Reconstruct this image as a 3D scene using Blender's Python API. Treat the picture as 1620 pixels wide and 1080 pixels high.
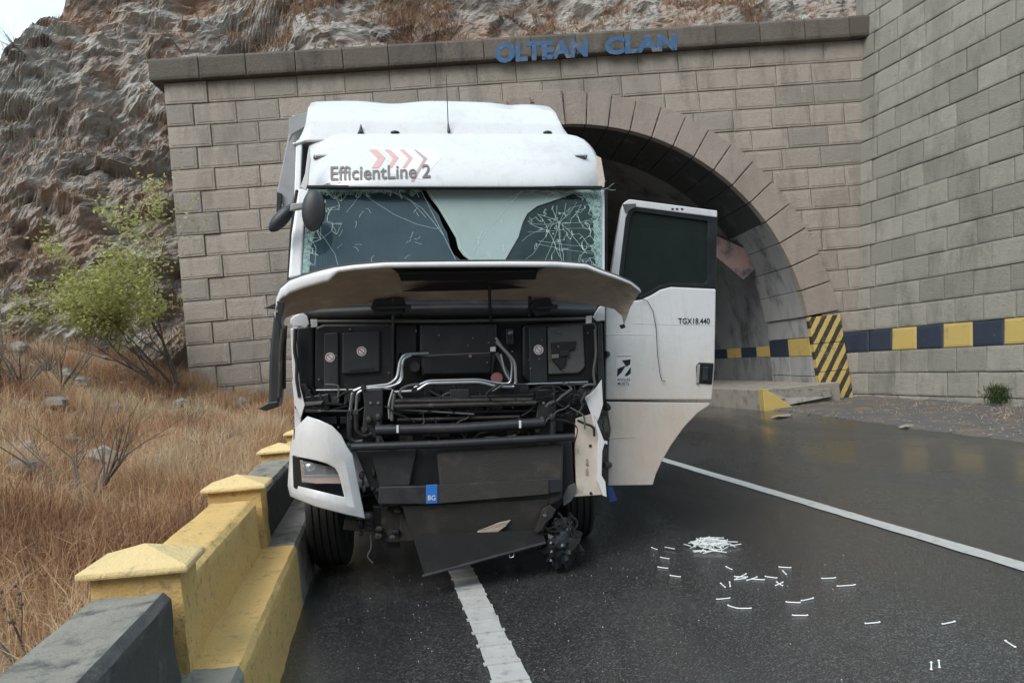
import bpy, math, random
import numpy as np
from mathutils import Vector, Matrix, noise as mn
for o in list(bpy.data.objects): bpy.data.objects.remove(o)
S = bpy.context.scene
COL = S.collection
R = math.radians
random.seed(7)

# ------------------------------------------------------------------ camera, world, sun, exposure
ROLL, FPX, CAMH, HOR = R(5), 1150.0, 1.65, 571.0
cR, sR = math.cos(ROLL), math.sin(ROLL)
cam = bpy.data.cameras.new('camera'); camo = bpy.data.objects.new('camera', cam); COL.objects.link(camo)
cam.sensor_fit = 'HORIZONTAL'; cam.sensor_width = 36; cam.lens = 36 * FPX / 1620
cam.shift_y = (HOR - 540) / 1620; cam.clip_start = .05; cam.clip_end = 3000
camo.matrix_world = Matrix(((cR, sR, 0, 0), (0, 0, -1, 0), (-sR, cR, 0, CAMH), (0, 0, 0, 1)))
S.camera = camo
W = bpy.data.worlds.new('World'); S.world = W; W.use_nodes = True
wn, wl = W.node_tree.nodes, W.node_tree.links
bg = wn['Background']
sky = wn.new('ShaderNodeTexSky'); sky.sky_type = 'NISHITA'; sky.sun_disc = False
SUN_EL, SUN_ROT = R(48), R(215)
sky.sun_elevation = SUN_EL; sky.sun_rotation = SUN_ROT
tc = wn.new('ShaderNodeTexCoord'); mp = wn.new('ShaderNodeMapping'); mp.inputs['Scale'].default_value = (1, 1, 2.2)
nz = wn.new('ShaderNodeTexNoise'); nz.inputs['Scale'].default_value = 2.6; nz.inputs['Detail'].default_value = 9; nz.inputs['Roughness'].default_value = .6
cr = wn.new('ShaderNodeValToRGB'); cr.color_ramp.elements[0].position = .28; cr.color_ramp.elements[1].position = .62
cr.color_ramp.elements[0].color = (.35, .35, .35, 1)
mx = wn.new('ShaderNodeMix'); mx.data_type = 'RGBA'; mx.inputs['B'].default_value = (4.1, 5.2, 5.6, 1)
wl.new(tc.outputs['Generated'], mp.inputs['Vector']); wl.new(mp.outputs[0], nz.inputs['Vector']); wl.new(nz.outputs[0], cr.inputs[0])
wl.new(cr.outputs[0], mx.inputs['Factor']); wl.new(sky.outputs[0], mx.inputs['A']); wl.new(mx.outputs['Result'], bg.inputs['Color'])
bg.inputs['Strength'].default_value = .12
sl = bpy.data.lights.new('sun', 'SUN'); sl.energy = 1.5; sl.angle = R(40); sl.color = (1, .96, .9)
so = bpy.data.objects.new('sun', sl); COL.objects.link(so)
sd_ = Vector((math.sin(SUN_ROT) * math.cos(SUN_EL), math.cos(SUN_ROT) * math.cos(SUN_EL), math.sin(SUN_EL)))
so.rotation_euler = sd_.to_track_quat('Z', 'Y').to_euler()
S.view_settings.view_transform = 'Standard'; S.view_settings.look = 'None'; S.view_settings.exposure = 1.05; S.view_settings.gamma = 1
S.render.engine = 'CYCLES'

# ------------------------------------------------------------------ geometry from the photograph: a pixel is a direction
CAMP = Vector((0, 0, CAMH))
def ray(px, py):
    a, b = px - 810, py - HOR
    return Vector(((a * cR - b * sR) / FPX, 1, -(a * sR + b * cR) / FPX))
def onplane(px, py, p0, n):
    d = ray(px, py); return CAMP + d * ((Vector(p0) - CAMP).dot(n) / d.dot(n))
def ground(px, py, z=0): return onplane(px, py, (0, 0, z), Vector((0, 0, 1)))
RD = -.192                                   # the road runs along (RD, 1)
def road(c, Y, z=0): return Vector((c + RD * Y, Y, z))

# ------------------------------------------------------------------ mesh helpers
class MB:
    def __init__(s): s.v = []; s.f = []; s.m = []
    def add(s, vs, fs, mi=0):
        b = len(s.v); s.v += [tuple(p) for p in vs]
        for q in fs: s.f.append(tuple(i + b for i in q)); s.m.append(mi)
        return s
    def box(s, x0, x1, y0, y1, z0, z1, mi=0, M=None):
        vs = [Vector((x, y, z)) for z in (z0, z1) for y in (y0, y1) for x in (x0, x1)]
        if M: vs = [M @ p for p in vs]
        return s.add(vs, [(0, 2, 3, 1), (4, 5, 7, 6), (0, 1, 5, 4), (2, 6, 7, 3), (0, 4, 6, 2), (1, 3, 7, 5)], mi)
    def prism(s, pts, vec, mi=0, cap=True):
        n = len(pts); vec = Vector(vec); vs = [Vector(p) for p in pts] + [Vector(p) + vec for p in pts]
        fs = [(i, (i + 1) % n, n + (i + 1) % n, n + i) for i in range(n)]
        if cap: fs += [tuple(range(n - 1, -1, -1)), tuple(range(n, 2 * n))]
        return s.add(vs, fs, mi)
    def tube(s, path, r, n=8, mi=0, cap=True):
        path = [Vector(p) for p in path]; rs = r if isinstance(r, (list, tuple)) else [r] * len(path)
        vs = []; up = None
        for i, p in enumerate(path):
            t = (path[min(i + 1, len(path) - 1)] - path[max(i - 1, 0)])
            t = t.normalized() if t.length > 1e-9 else Vector((0, 0, 1))
            if up is None: up = t.orthogonal().normalized()
            up = (up - t * up.dot(t)); up = up.normalized() if up.length > 1e-6 else t.orthogonal().normalized()
            w = t.cross(up)
            vs += [p + (up * math.cos(2 * math.pi * k / n) + w * math.sin(2 * math.pi * k / n)) * rs[i] for k in range(n)]
        fs = [(i * n + k, i * n + (k + 1) % n, (i + 1) * n + (k + 1) % n, (i + 1) * n + k) for i in range(len(path) - 1) for k in range(n)]
        if cap: fs += [tuple(range(n - 1, -1, -1)), tuple((len(path) - 1) * n + k for k in range(n))]
        return s.add(vs, fs, mi)
    def grid(s, nu, nv, fn, mi=0):
        vs = [fn(i / (nu - 1), j / (nv - 1)) for j in range(nv) for i in range(nu)]
        return s.add(vs, [(j * nu + i, j * nu + i + 1, (j + 1) * nu + i + 1, (j + 1) * nu + i) for j in range(nv - 1) for i in range(nu - 1)], mi)
    def ball(s, c, rad, nu=14, nv=9, mi=0, M=None, fn=None):
        c = Vector(c); vs = []
        for j in range(nv + 1):
            for i in range(nu):
                a, b = 2 * math.pi * i / nu, math.pi * j / nv
                d = Vector((math.sin(b) * math.cos(a), math.sin(b) * math.sin(a), math.cos(b)))
                k = fn(d) if fn else 1
                p = Vector((d.x * rad[0], d.y * rad[1], d.z * rad[2])) * k
                vs.append(c + (M @ p if M else p))
        return s.add(vs, [(j * nu + i, (j + 1) * nu + i, (j + 1) * nu + (i + 1) % nu, j * nu + (i + 1) % nu) for j in range(nv) for i in range(nu)], mi)
    def lathe(s, prof, c, axis='x', n=48, mi=0):
        vs = []
        for i in range(n):
            a = 2 * math.pi * i / n
            for (h, r) in prof:
                p = {'x': (h, r * math.cos(a), r * math.sin(a)), 'y': (r * math.cos(a), h, r * math.sin(a)), 'z': (r * math.cos(a), r * math.sin(a), h)}[axis]
                vs.append(Vector(c) + Vector(p))
        m = len(prof)
        return s.add(vs, [(i * m + j, i * m + j + 1, ((i + 1) % n) * m + j + 1, ((i + 1) % n) * m + j) for i in range(n) for j in range(m - 1)], mi)
    def build(s, name, mats, parent=None, bevel=0, smooth=False, M=None, solid=0, fix=True, angle=40):
        vs = [tuple(M @ Vector(p)) for p in s.v] if M else s.v
        me = bpy.data.meshes.new(name); me.from_pydata(vs, [], s.f)
        if not isinstance(mats, (list, tuple)): mats = [mats]
        for m_ in mats: me.materials.append(m_)
        me.polygons.foreach_set('material_index', s.m)
        if fix:
            import bmesh
            bm = bmesh.new(); bm.from_mesh(me); bmesh.ops.recalc_face_normals(bm, faces=bm.faces); bm.to_mesh(me); bm.free()
        if smooth:
            me.polygons.foreach_set('use_smooth', [True] * len(me.polygons))
            me.set_sharp_from_angle(angle=R(angle))
        me.update()
        o = bpy.data.objects.new(name, me); COL.objects.link(o); o.parent = parent
        if solid:
            k = o.modifiers.new('solidify', 'SOLIDIFY'); k.thickness = abs(solid); k.offset = 1 if solid > 0 else -1; k.use_even_offset = True
            if len(mats) > 1: k.material_offset = 1; k.material_offset_rim = 1
        if bevel:
            k = o.modifiers.new('bevel', 'BEVEL'); k.width = bevel; k.segments = 2; k.limit_method = 'ANGLE'; k.angle_limit = R(35)
        return o
def empty(name, label, cat, loc=(0, 0, 0), M=None, group=None):
    o = bpy.data.objects.new(name, None); COL.objects.link(o); o.empty_display_size = .2
    if M: o.matrix_world = M
    else: o.location = loc
    return tag(o, label, cat, group)
def tag(o, label=None, cat=None, group=None, kind=None):
    if label: o['label'] = label
    if cat: o['category'] = cat
    if group: o['group'] = group
    if kind: o['kind'] = kind
    return o

# ------------------------------------------------------------------ materials
def nodes(name):
    m = bpy.data.materials.new(name); m.use_nodes = True
    return m, m.node_tree.nodes, m.node_tree.links, m.node_tree.nodes['Principled BSDF']
def ramp(n, stops):
    r = n.new('ShaderNodeValToRGB'); e = r.color_ramp.elements
    while len(e) < len(stops): e.new(.5)
    for k, (p, c) in enumerate(stops):
        e[k].position = p; e[k].color = (*c, 1) if len(c) == 3 else c
    return r
def noise_node(n, l, vec, scale, detail=6, rough=.6, dist=0):
    t = n.new('ShaderNodeTexNoise'); t.inputs['Scale'].default_value = scale; t.inputs['Detail'].default_value = detail
    t.inputs['Roughness'].default_value = rough; t.inputs['Distortion'].default_value = dist
    l.new(vec, t.inputs['Vector']); return t.outputs[0]
def mixc(n, l, fac, a, b, mode='MIX'):
    m = n.new('ShaderNodeMix'); m.data_type = 'RGBA'; m.blend_type = mode
    for key, v in (('Factor', fac), ('A', a), ('B', b)):
        if isinstance(v, (int, float)): m.inputs[key].default_value = v
        elif isinstance(v, tuple): m.inputs[key].default_value = (*v, 1)
        else: l.new(v, m.inputs[key])
    return m.outputs['Result']
def bumpn(n, l, b, h, strength, dist):
    k = n.new('ShaderNodeBump'); k.inputs['Strength'].default_value = strength; k.inputs['Distance'].default_value = dist
    l.new(h, k.inputs['Height']); l.new(k.outputs[0], b.inputs['Normal']); return k
def coords(n, l, scale=(1, 1, 1), kind='Object'):
    t = n.new('ShaderNodeTexCoord'); m = n.new('ShaderNodeMapping'); m.inputs['Scale'].default_value = scale
    l.new(t.outputs[kind], m.inputs[0]); return m.outputs[0]
def mat(name, c1, c2=None, scale=6, rough=.6, metal=0, bump=0, bscale=60, spec=.5, dirt=None, dscale=3, dlo=.5, dhi=.75, rand=0, rvar=0, sc=(1, 1, 1)):
    m, n, l, b = nodes(name); v = coords(n, l, sc)
    c2 = c2 or tuple(x * .8 for x in c1)
    col = mixc(n, l, noise_node(n, l, v, scale), c1, c2)
    if dirt:
        r = ramp(n, [(dlo, (0, 0, 0)), (dhi, (1, 1, 1))]); l.new(noise_node(n, l, v, dscale, 9, .7), r.inputs[0]); col = mixc(n, l, r.outputs[0], col, dirt)
    if rand:
        oi = n.new('ShaderNodeObjectInfo'); mr = n.new('ShaderNodeMapRange'); mr.inputs[3].default_value = 1 - rand; mr.inputs[4].default_value = 1 + rand
        l.new(oi.outputs['Random'], mr.inputs[0]); hs = n.new('ShaderNodeHueSaturation'); l.new(mr.outputs[0], hs.inputs['Value']); l.new(col, hs.inputs['Color']); col = hs.outputs[0]
    l.new(col, b.inputs['Base Color']); b.inputs['Roughness'].default_value = rough; b.inputs['Metallic'].default_value = metal
    b.inputs['Specular IOR Level'].default_value = spec
    if rvar:
        mr = n.new('ShaderNodeMapRange'); mr.inputs[3].default_value = rough - rvar; mr.inputs[4].default_value = rough + rvar
        l.new(noise_node(n, l, v, dscale * 2), mr.inputs[0]); l.new(mr.outputs[0], b.inputs['Roughness'])
    if bump: bumpn(n, l, b, noise_node(n, l, v, bscale, 8, .7), bump, .02)
    return m
def stone_mat(name, a, b_, c_, dark, warm=None, band=None):
    m, n, l, b = nodes(name); v = coords(n, l)
    oi = n.new('ShaderNodeObjectInfo'); r = ramp(n, [(0, a), (.45, b_), (1, c_)]); l.new(oi.outputs['Random'], r.inputs[0])
    col = mixc(n, l, noise_node(n, l, v, 3.2, 8, .7), r.outputs[0], tuple(x * .72 for x in b_))
    rp = ramp(n, [(.5, (0, 0, 0)), (.70, (1, 1, 1))]); l.new(noise_node(n, l, coords(n, l, (1.1, 1.1, .35)), 1.3, 10, .76), rp.inputs[0])
    col = mixc(n, l, rp.outputs[0], col, dark)
    rp = ramp(n, [(.58, (0, 0, 0)), (.80, (.8, .8, .8))]); l.new(noise_node(n, l, v, 11, 8, .8), rp.inputs[0]); col = mixc(n, l, rp.outputs[0], col, tuple(x * .45 for x in dark))
    rp = ramp(n, [(.62, (0, 0, 0)), (.75, (1, 1, 1))]); l.new(noise_node(n, l, coords(n, l, (2, 2, .5)), 2.7, 8, .8), rp.inputs[0]); col = mixc(n, l, rp.outputs[0], col, tuple(min(1, x * 1.35) for x in c_))
    l.new(col, b.inputs['Base Color']); b.inputs['Roughness'].default_value = .82
    h = n.new('ShaderNodeMath'); h.operation = 'ADD'; l.new(noise_node(n, l, v, 9, 9, .75), h.inputs[0]); l.new(noise_node(n, l, v, 60, 4, .6), h.inputs[1])
    bumpn(n, l, b, h.outputs[0], 1.0, .045)
    return m
M = {}
M['stone'] = stone_mat('portal stone', (.32, .30, .26), (.48, .41, .35), (.58, .50, .43), (.25, .215, .18))
M['vous'] = stone_mat('arch stone', (.42, .345, .29), (.45, .365, .315), (.48, .41, .36), (.28, .23, .195))
M['wallstone'] = stone_mat('retaining wall stone', (.28, .27, .23), (.39, .365, .31), (.50, .465, .40), (.19, .18, .15))
M['coping'] = stone_mat('coping stone', (.12, .10, .083), (.17, .14, .115), (.23, .19, .155), (.06, .05, .042))
M['mortar'] = mat('mortar', (.24, .215, .19), (.14, .125, .11), 4, .9, bump=.4)
M['navy'] = mat('navy paint', (.016, .024, .045), (.03, .04, .06), 5, .6, bump=.3, dirt=(.14, .13, .12), dscale=6, dlo=.62, dhi=.8)
M['yellow'] = mat('yellow paint', (.50, .36, .10), (.42, .31, .11), 4, .65, bump=.35, dirt=(.22, .18, .11), dscale=5, dlo=.55, dhi=.75)
M['byellow'] = mat('barrier yellow paint', (.66, .43, .155), (.56, .365, .135), 4, .75, bump=.9, bscale=26, dirt=(.24, .18, .11), dscale=15, dlo=.55, dhi=.70)
M['byellow_cap'] = mat('barrier cap paint', (.70, .53, .27), (.61, .45, .21), 4, .75, bump=.9, bscale=22, dirt=(.30, .25, .17), dscale=17, dlo=.56, dhi=.72)
M['bgrey'] = mat('barrier grey concrete', (.20, .185, .16), (.30, .28, .245), 5, .8, bump=1, bscale=28, dirt=(.07, .067, .062), dscale=6, dlo=.5, dhi=.66)
M['bblack'] = mat('barrier black paint', (.035, .035, .036), (.07, .068, .065), 5, .7, bump=.7, bscale=22, dirt=(.16, .155, .14), dscale=4, dlo=.54, dhi=.68)
M['concrete'] = mat('kerb concrete', (.22, .2, .17), (.30, .27, .23), 3, .85, bump=.5, bscale=25, dirt=(.10, .09, .08), dscale=4)
# diagonal warning stripes painted on the legs of the arch
m, n, l, b = nodes('warning stripes'); v = coords(n, l); sx = n.new('ShaderNodeSeparateXYZ'); l.new(v, sx.inputs[0])
ma = n.new('ShaderNodeMath'); ma.operation = 'MULTIPLY'; ma.inputs[1].default_value = .62; l.new(sx.outputs[2], ma.inputs[0])
mb_ = n.new('ShaderNodeMath'); mb_.operation = 'SUBTRACT'; l.new(sx.outputs[0], mb_.inputs[0]); l.new(ma.outputs[0], mb_.inputs[1])
wob = n.new('ShaderNodeMath'); wob.operation = 'MULTIPLY_ADD'; wob.inputs[1].default_value = .05; l.new(noise_node(n, l, v, 7), wob.inputs[0]); l.new(mb_.outputs[0], wob.inputs[2])
md = n.new('ShaderNodeMath'); md.operation = 'MODULO'; md.inputs[1].default_value = .27
pp = n.new('ShaderNodeMath'); pp.operation = 'ADD'; pp.inputs[1].default_value = 27; l.new(wob.outputs[0], pp.inputs[0]); l.new(pp.outputs[0], md.inputs[0])
gt = n.new('ShaderNodeMath'); gt.operation = 'GREATER_THAN'; gt.inputs[1].default_value = .135; l.new(md.outputs[0], gt.inputs[0])
col = mixc(n, l, gt.outputs[0], (.50, .36, .11), (.035, .033, .025))
rp = ramp(n, [(.55, (0, 0, 0)), (.72, (1, 1, 1))]); l.new(noise_node(n, l, v, 8, 8, .7), rp.inputs[0])
l.new(mixc(n, l, rp.outputs[0], col, (.17, .14, .10)), b.inputs['Base Color']); b.inputs['Roughness'].default_value = .7
bumpn(n, l, b, noise_node(n, l, v, 20, 8, .7), .4, .02); M['stripes'] = m
# tunnel lining with soot
M['lining'] = mat('sooty tunnel concrete', (.24, .24, .245), (.15, .15, .152), 1.2, .7, bump=.5, bscale=8, dirt=(.07, .07, .072), dscale=1.1, dlo=.48, dhi=.64, sc=(1, 1, .5))
M['lblock'] = mat('sooty tunnel stone', (.32, .315, .31), (.22, .217, .213), 2.5, .8, bump=.6, bscale=14, dirt=(.12, .12, .12), dscale=1.6, dlo=.5, dhi=.66, rand=.15, sc=(1, 1, .5))
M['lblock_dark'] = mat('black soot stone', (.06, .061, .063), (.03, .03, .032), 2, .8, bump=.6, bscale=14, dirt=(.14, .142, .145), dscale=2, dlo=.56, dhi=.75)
# wet asphalt
m, n, l, b = nodes('wet asphalt'); v = coords(n, l)
vo = n.new('ShaderNodeTexVoronoi'); vo.inputs['Scale'].default_value = 120; l.new(v, vo.inputs['Vector'])
sp = ramp(n, [(0, (.016, .016, .017)), (.55, (.030, .030, .032)), (.82, (.048, .047, .048)), (1, (.10, .098, .098))])
hsv = n.new('ShaderNodeSeparateColor'); l.new(vo.outputs['Color'], hsv.inputs[0]); l.new(hsv.outputs[0], sp.inputs[0])
big = noise_node(n, l, coords(n, l, (1, .35, 1)), .55, 6, .62, .6)
rb = ramp(n, [(.36, (.72, .72, .74)), (.62, (1.3, 1.28, 1.22))]); l.new(big, rb.inputs[0])
l.new(mixc(n, l, 1.0, sp.outputs[0], rb.outputs[0], 'MULTIPLY'), b.inputs['Base Color'])
rr = ramp(n, [(.36, (.13, .13, .13)), (.5, (.24, .24, .24)), (.66, (.42, .42, .42))]); l.new(big, rr.inputs[0]); l.new(rr.outputs[0], b.inputs['Roughness'])
bp = bumpn(n, l, b, vo.outputs['Distance'], .4, .006); b.inputs['Specular IOR Level'].default_value = .55
rw = ramp(n, [(.36, (.8, .8, .8)), (.60, (.08, .08, .08))]); l.new(big, rw.inputs[0]); l.new(rw.outputs[0], b.inputs['Coat Weight']); b.inputs['Coat Roughness'].default_value = .16; b.inputs['Coat IOR'].default_value = 1.33
M['asphalt'] = m
M['line'] = mat('worn white road paint', (.46, .45, .44), (.36, .35, .34), 12, .5, bump=.5, bscale=60, dirt=(.20, .19, .18), dscale=14, dlo=.54, dhi=.7)
M['verge'] = mat('gritty verge', (.115, .107, .105), (.075, .07, .068), 6, .85, bump=1, bscale=30, dirt=(.17, .125, .085), dscale=1.6, dlo=.5, dhi=.62)
M['soil'] = mat('dry earth', (.27, .20, .14), (.18, .14, .10), 3, .95, bump=1, bscale=14, dirt=(.27, .16, .09), dscale=1.3, dlo=.45, dhi=.65)
# rock
m, n, l, b = nodes('cliff rock'); v = coords(n, l); vs_ = n.new('ShaderNodeMapping'); vs_.inputs['Rotation'].default_value = (.3, .5, .2); vs_.inputs['Scale'].default_value = (1, 1, 2.2); l.new(v, vs_.inputs[0])
vv = vs_.outputs[0]
r1 = ramp(n, [(.25, (.13, .112, .102)), (.40, (.25, .215, .19)), (.52, (.31, .275, .245)), (.64, (.40, .385, .36)), (.80, (.26, .24, .215))]); l.new(noise_node(n, l, vv, .55, 12, .68, .8), r1.inputs[0])
f2 = ramp(n, [(.5, (0, 0, 0)), (.66, (1, 1, 1))]); l.new(noise_node(n, l, v, .38, 10, .66, .5), f2.inputs[0])
col = mixc(n, l, f2.outputs[0], r1.outputs[0], (.29, .18, .125))
f3 = ramp(n, [(.58, (0, 0, 0)), (.7, (.6, .6, .6))]); l.new(noise_node(n, l, vv, 1.7, 10, .75, 1), f3.inputs[0]); col = mixc(n, l, f3.outputs[0], col, (.12, .107, .10))
f4 = ramp(n, [(.60, (0, 0, 0)), (.70, (.85, .85, .85))]); l.new(noise_node(n, l, vv, 2.6, 10, .75, .6), f4.inputs[0]); col = mixc(n, l, f4.outputs[0], col, (.46, .45, .42))
l.new(col, b.inputs['Base Color']); b.inputs['Roughness'].default_value = .85
ad = n.new('ShaderNodeMath'); ad.operation = 'ADD'; l.new(noise_node(n, l, vv, 3, 12, .75, .6), ad.inputs[0])
vc = n.new('ShaderNodeTexVoronoi'); vc.feature = 'DISTANCE_TO_EDGE'; vc.inputs['Scale'].default_value = 2.3; l.new(vv, vc.inputs['Vector'])
rc = ramp(n, [(0, (.3, .3, .3)), (.12, (.5, .5, .5))]); l.new(vc.outputs['Distance'], rc.inputs[0]); l.new(rc.outputs[0], ad.inputs[1])
bumpn(n, l, b, ad.outputs[0], .9, .06); M['rock'] = m
M['rub'] = mat('rubble stone', (.20, .175, .155), (.30, .27, .24), 4, .9, bump=1, bscale=16, dirt=(.12, .10, .085), dscale=5)
M['hill'] = mat('wooded rocky hillside', (.075, .07, .055), (.04, .045, .03), .25, .95, dirt=(.13, .115, .10), dscale=.12, dlo=.5, dhi=.65)
def blade_mat(name, stops, trans=.25):
    m, n, l, b = nodes(name); a = n.new('ShaderNodeAttribute'); a.attribute_name = 'shade'
    r = ramp(n, stops); l.new(a.outputs['Fac'], r.inputs[0]); l.new(r.outputs[0], b.inputs['Base Color']); b.inputs['Roughness'].default_value = .75
    b.inputs['Specular IOR Level'].default_value = .2
    t = n.new('ShaderNodeBsdfTranslucent'); l.new(r.outputs[0], t.inputs[0]); mxs = n.new('ShaderNodeMixShader'); mxs.inputs[0].default_value = trans
    l.new(b.outputs[0], mxs.inputs[1]); l.new(t.outputs[0], mxs.inputs[2]); l.new(mxs.outputs[0], n['Material Output'].inputs[0]); return m
M['grass'] = blade_mat('dry grass', [(0, (.22, .12, .075)), (.25, (.42, .24, .135)), (.5, (.57, .385, .235)), (.72, (.67, .53, .36)), (.88, (.40, .37, .30)), (1, (.25, .25, .16))], .4)
M['brush'] = blade_mat('rust brush', [(0, (.15, .10, .075)), (.4, (.27, .155, .10)), (.75, (.33, .22, .14)), (1, (.20, .19, .12))])
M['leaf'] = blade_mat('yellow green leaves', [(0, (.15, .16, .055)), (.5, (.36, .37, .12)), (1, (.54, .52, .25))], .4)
M['weed'] = blade_mat('dark green weeds', [(0, (.03, .05, .018)), (1, (.09, .12, .04))], .3)
M['bark'] = mat('grey bark', (.085, .065, .052), (.14, .11, .09), 20, .9, bump=.5)
# truck
def paint(name, c, dirt, dlo, dhi, dscale=2.5):
    m = mat(name, c, tuple(x * .95 for x in c), 2, .28, dirt=dirt, dscale=dscale, dlo=dlo, dhi=dhi, rvar=.08); n, l = m.node_tree.nodes, m.node_tree.links; b = n['Principled BSDF']; b.inputs['Coat Weight'].default_value = .3
    src = b.inputs['Base Color'].links[0].from_socket; r1_ = ramp(n, [(.54, (0, 0, 0)), (.78, (.55, .55, .55))]); l.new(noise_node(n, l, coords(n, l, (14, 14, 1.3)), 1.6, 8, .7), r1_.inputs[0])
    c_ = mixc(n, l, r1_.outputs[0], src, (.40, .37, .34)); r2_ = ramp(n, [(.66, (0, 0, 0)), (.72, (.7, .7, .7))]); l.new(noise_node(n, l, coords(n, l, (3, 3, 9)), 5, 8, .75), r2_.inputs[0])
    l.new(mixc(n, l, r2_.outputs[0], c_, (.33, .30, .28)), b.inputs['Base Color']); bumpn(n, l, b, noise_node(n, l, coords(n, l), 3.5, 3, .5), .25, .03)
    return m
M['white'] = paint('white cab paint', (.61, .61, .625), (.47, .455, .44), .52, .8)
# door: white going muddy towards the sill
m = paint('white door paint', (.62, .615, .62), (.49, .46, .43), .58, .85); n, l = m.node_tree.nodes, m.node_tree.links; b = n['Principled BSDF']
src = b.inputs['Base Color'].links[0].from_socket; sx = n.new('ShaderNodeSeparateXYZ'); v = coords(n, l); l.new(v, sx.inputs[0])
mr = n.new('ShaderNodeMapRange'); mr.inputs[1].default_value = 1.75; mr.inputs[2].default_value = 1.05; mr.inputs[3].default_value = 0; mr.inputs[4].default_value = .9; l.new(sx.outputs[2], mr.inputs[0])
nn = n.new('ShaderNodeMath'); nn.operation = 'MULTIPLY'; l.new(mr.outputs[0], nn.inputs[0]); r9 = ramp(n, [(.25, (.35, .35, .35)), (.7, (1, 1, 1))]); l.new(noise_node(n, l, coords(n, l, (3, 3, .8)), 2.2, 8, .7), r9.inputs[0]); l.new(r9.outputs[0], nn.inputs[1])
l.new(mixc(n, l, nn.outputs[0], src, (.53, .41, .31)), b.inputs['Base Color']); M['door'] = m
M['beige'] = mat('muddy white metal', (.62, .54, .47), (.50, .42, .35), 5, .6, dirt=(.30, .24, .19), dscale=6, dlo=.55, dhi=.75, bump=.2)
M['under'] = mat('dusty moulded underside', (.40, .33, .28), (.26, .215, .18), 5, .85, bump=1, bscale=12, dirt=(.50, .42, .35), dscale=3, dlo=.5, dhi=.75, sc=(1, 1, 4))
M['plastic'] = mat('black plastic', (.008, .009, .0115), (.013, .0135, .016), 6, .40, dirt=(.028, .027, .026), dscale=3, dlo=.5, dhi=.8, rvar=.12, bump=.12)
M['plastic2'] = mat('charcoal plastic', (.015, .0165, .021), (.022, .023, .027), 6, .45, dirt=(.04, .038, .036), dscale=4, rvar=.1, bump=.15)
M['dark'] = mat('dark recess plastic', (.005, .005, .006), (.008, .008, .009), 4, .6)
M['grime'] = mat('dusty black panel', (.022, .020, .019), (.036, .032, .029), 4, .65, dirt=(.075, .062, .052), dscale=3.5, dlo=.52, dhi=.72, bump=.35)
M['matte'] = mat('dusty matte black sheet', (.008, .008, .009), (.014, .0135, .013), 5, .85, dirt=(.03, .026, .023), dscale=4, bump=.4, spec=.25)
M['greybox'] = mat('grey moulded plastic', (.07, .069, .07), (.10, .097, .094), 6, .6, dirt=(.04, .055, .05), bump=.2)
M['steel'] = mat('silver tube', (.42, .42, .43), (.30, .30, .31), 20, .35, .8)
M['iron'] = mat('grimy iron', (.026, .025, .025), (.05, .045, .04), 12, .55, .5, dirt=(.16, .13, .10), dscale=6, dlo=.56, dhi=.76, bump=.4)
M['rubber'] = mat('tyre rubber', (.016, .016, .016), (.03, .028, .026), 8, .8, dirt=(.07, .06, .05), dscale=5, bump=.3)
M['greymetal'] = mat('grey side fairing', (.30, .305, .315), (.25, .255, .265), 4, .45, dirt=(.16, .155, .15), dscale=3)
M['letter'] = mat('dark grey decal', (.10, .09, .09), (.16, .13, .12), 18, .5)
M['black'] = mat('black decal', (.012, .012, .013), None, 5, .45)
M['red'] = mat('faded red decal', (.52, .27, .25), (.6, .40, .38), 8, .45)
M['redgrey'] = mat('grey red decal', (.36, .25, .25), (.45, .33, .33), 8, .45)
M['palegrey'] = mat('pale grey decal', (.60, .59, .60), (.66, .65, .66), 8, .45)
M['sticker'] = mat('white sticker', (.66, .64, .65), (.58, .56, .56), 10, .5)
M['stickred'] = mat('dull red sticker print', (.30, .12, .12), None, 10, .5)
M['blue'] = mat('blue plate strip', (.02, .13, .42), (.03, .16, .5), 5, .4)
M['bluetag'] = mat('blue strap', (.015, .05, .18), None, 5, .6)
M['graf'] = mat('blue spray paint', (.03, .085, .19), (.05, .13, .26), 3, .75, bump=.3, dirt=(.19, .16, .135), dscale=5, dlo=.54, dhi=.62)
g_ = M['graf']; n, l = g_.node_tree.nodes, g_.node_tree.links; v = coords(n, l); r_ = ramp(n, [(.30, (0, 0, 0)), (.42, (.95, .95, .95))]); l.new(noise_node(n, l, v, 4.5, 10, .75), r_.inputs[0]); l.new(r_.outputs[0], n['Principled BSDF'].inputs['Alpha'])
M['amber'] = mat('amber lens', (.55, .30, .18), (.45, .36, .28), 6, .2)
M['chrome'] = mat('lamp reflector', (.75, .75, .76), None, 5, .15, 1)
M['crack'] = mat('crushed glass lines', (.40, .56, .52), (.62, .72, .69), 12, .6)
M['cloth'] = mat('brown seat fabric', (.05, .045, .04), None, 8, .9)
def glass_mat(name, tint, alpha, rough, haze, hz=0.0):
    m, n, l, b = nodes(name); b.inputs['Base Color'].default_value = (*tint, 1); b.inputs['Roughness'].default_value = rough
    b.inputs['Specular IOR Level'].default_value = .5; b.inputs['IOR'].default_value = 1.5; b.inputs['Alpha'].default_value = alpha
    if hz:
        v = coords(n, l); r = ramp(n, [(.35, (alpha - hz,) * 3), (.7, (min(1, alpha + hz),) * 3)]); l.new(noise_node(n, l, v, haze, 8, .65), r.inputs[0]); l.new(r.outputs[0], b.inputs['Alpha'])
    return m
M['glass_left'] = glass_mat('tinted cracked glass', (.045, .075, .095), .62, .05, 2.5, .12)
M['crushed'] = glass_mat('crushed teal glass', (.30, .46, .43), .36, .3, 22, .34)
M['glass_mid'] = glass_mat('cracked glass with painted sky reflection', (.30, .37, .36), .84, .25, 2.2, .08)  # pale, nearly opaque tint stands in for the reflected sky
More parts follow.
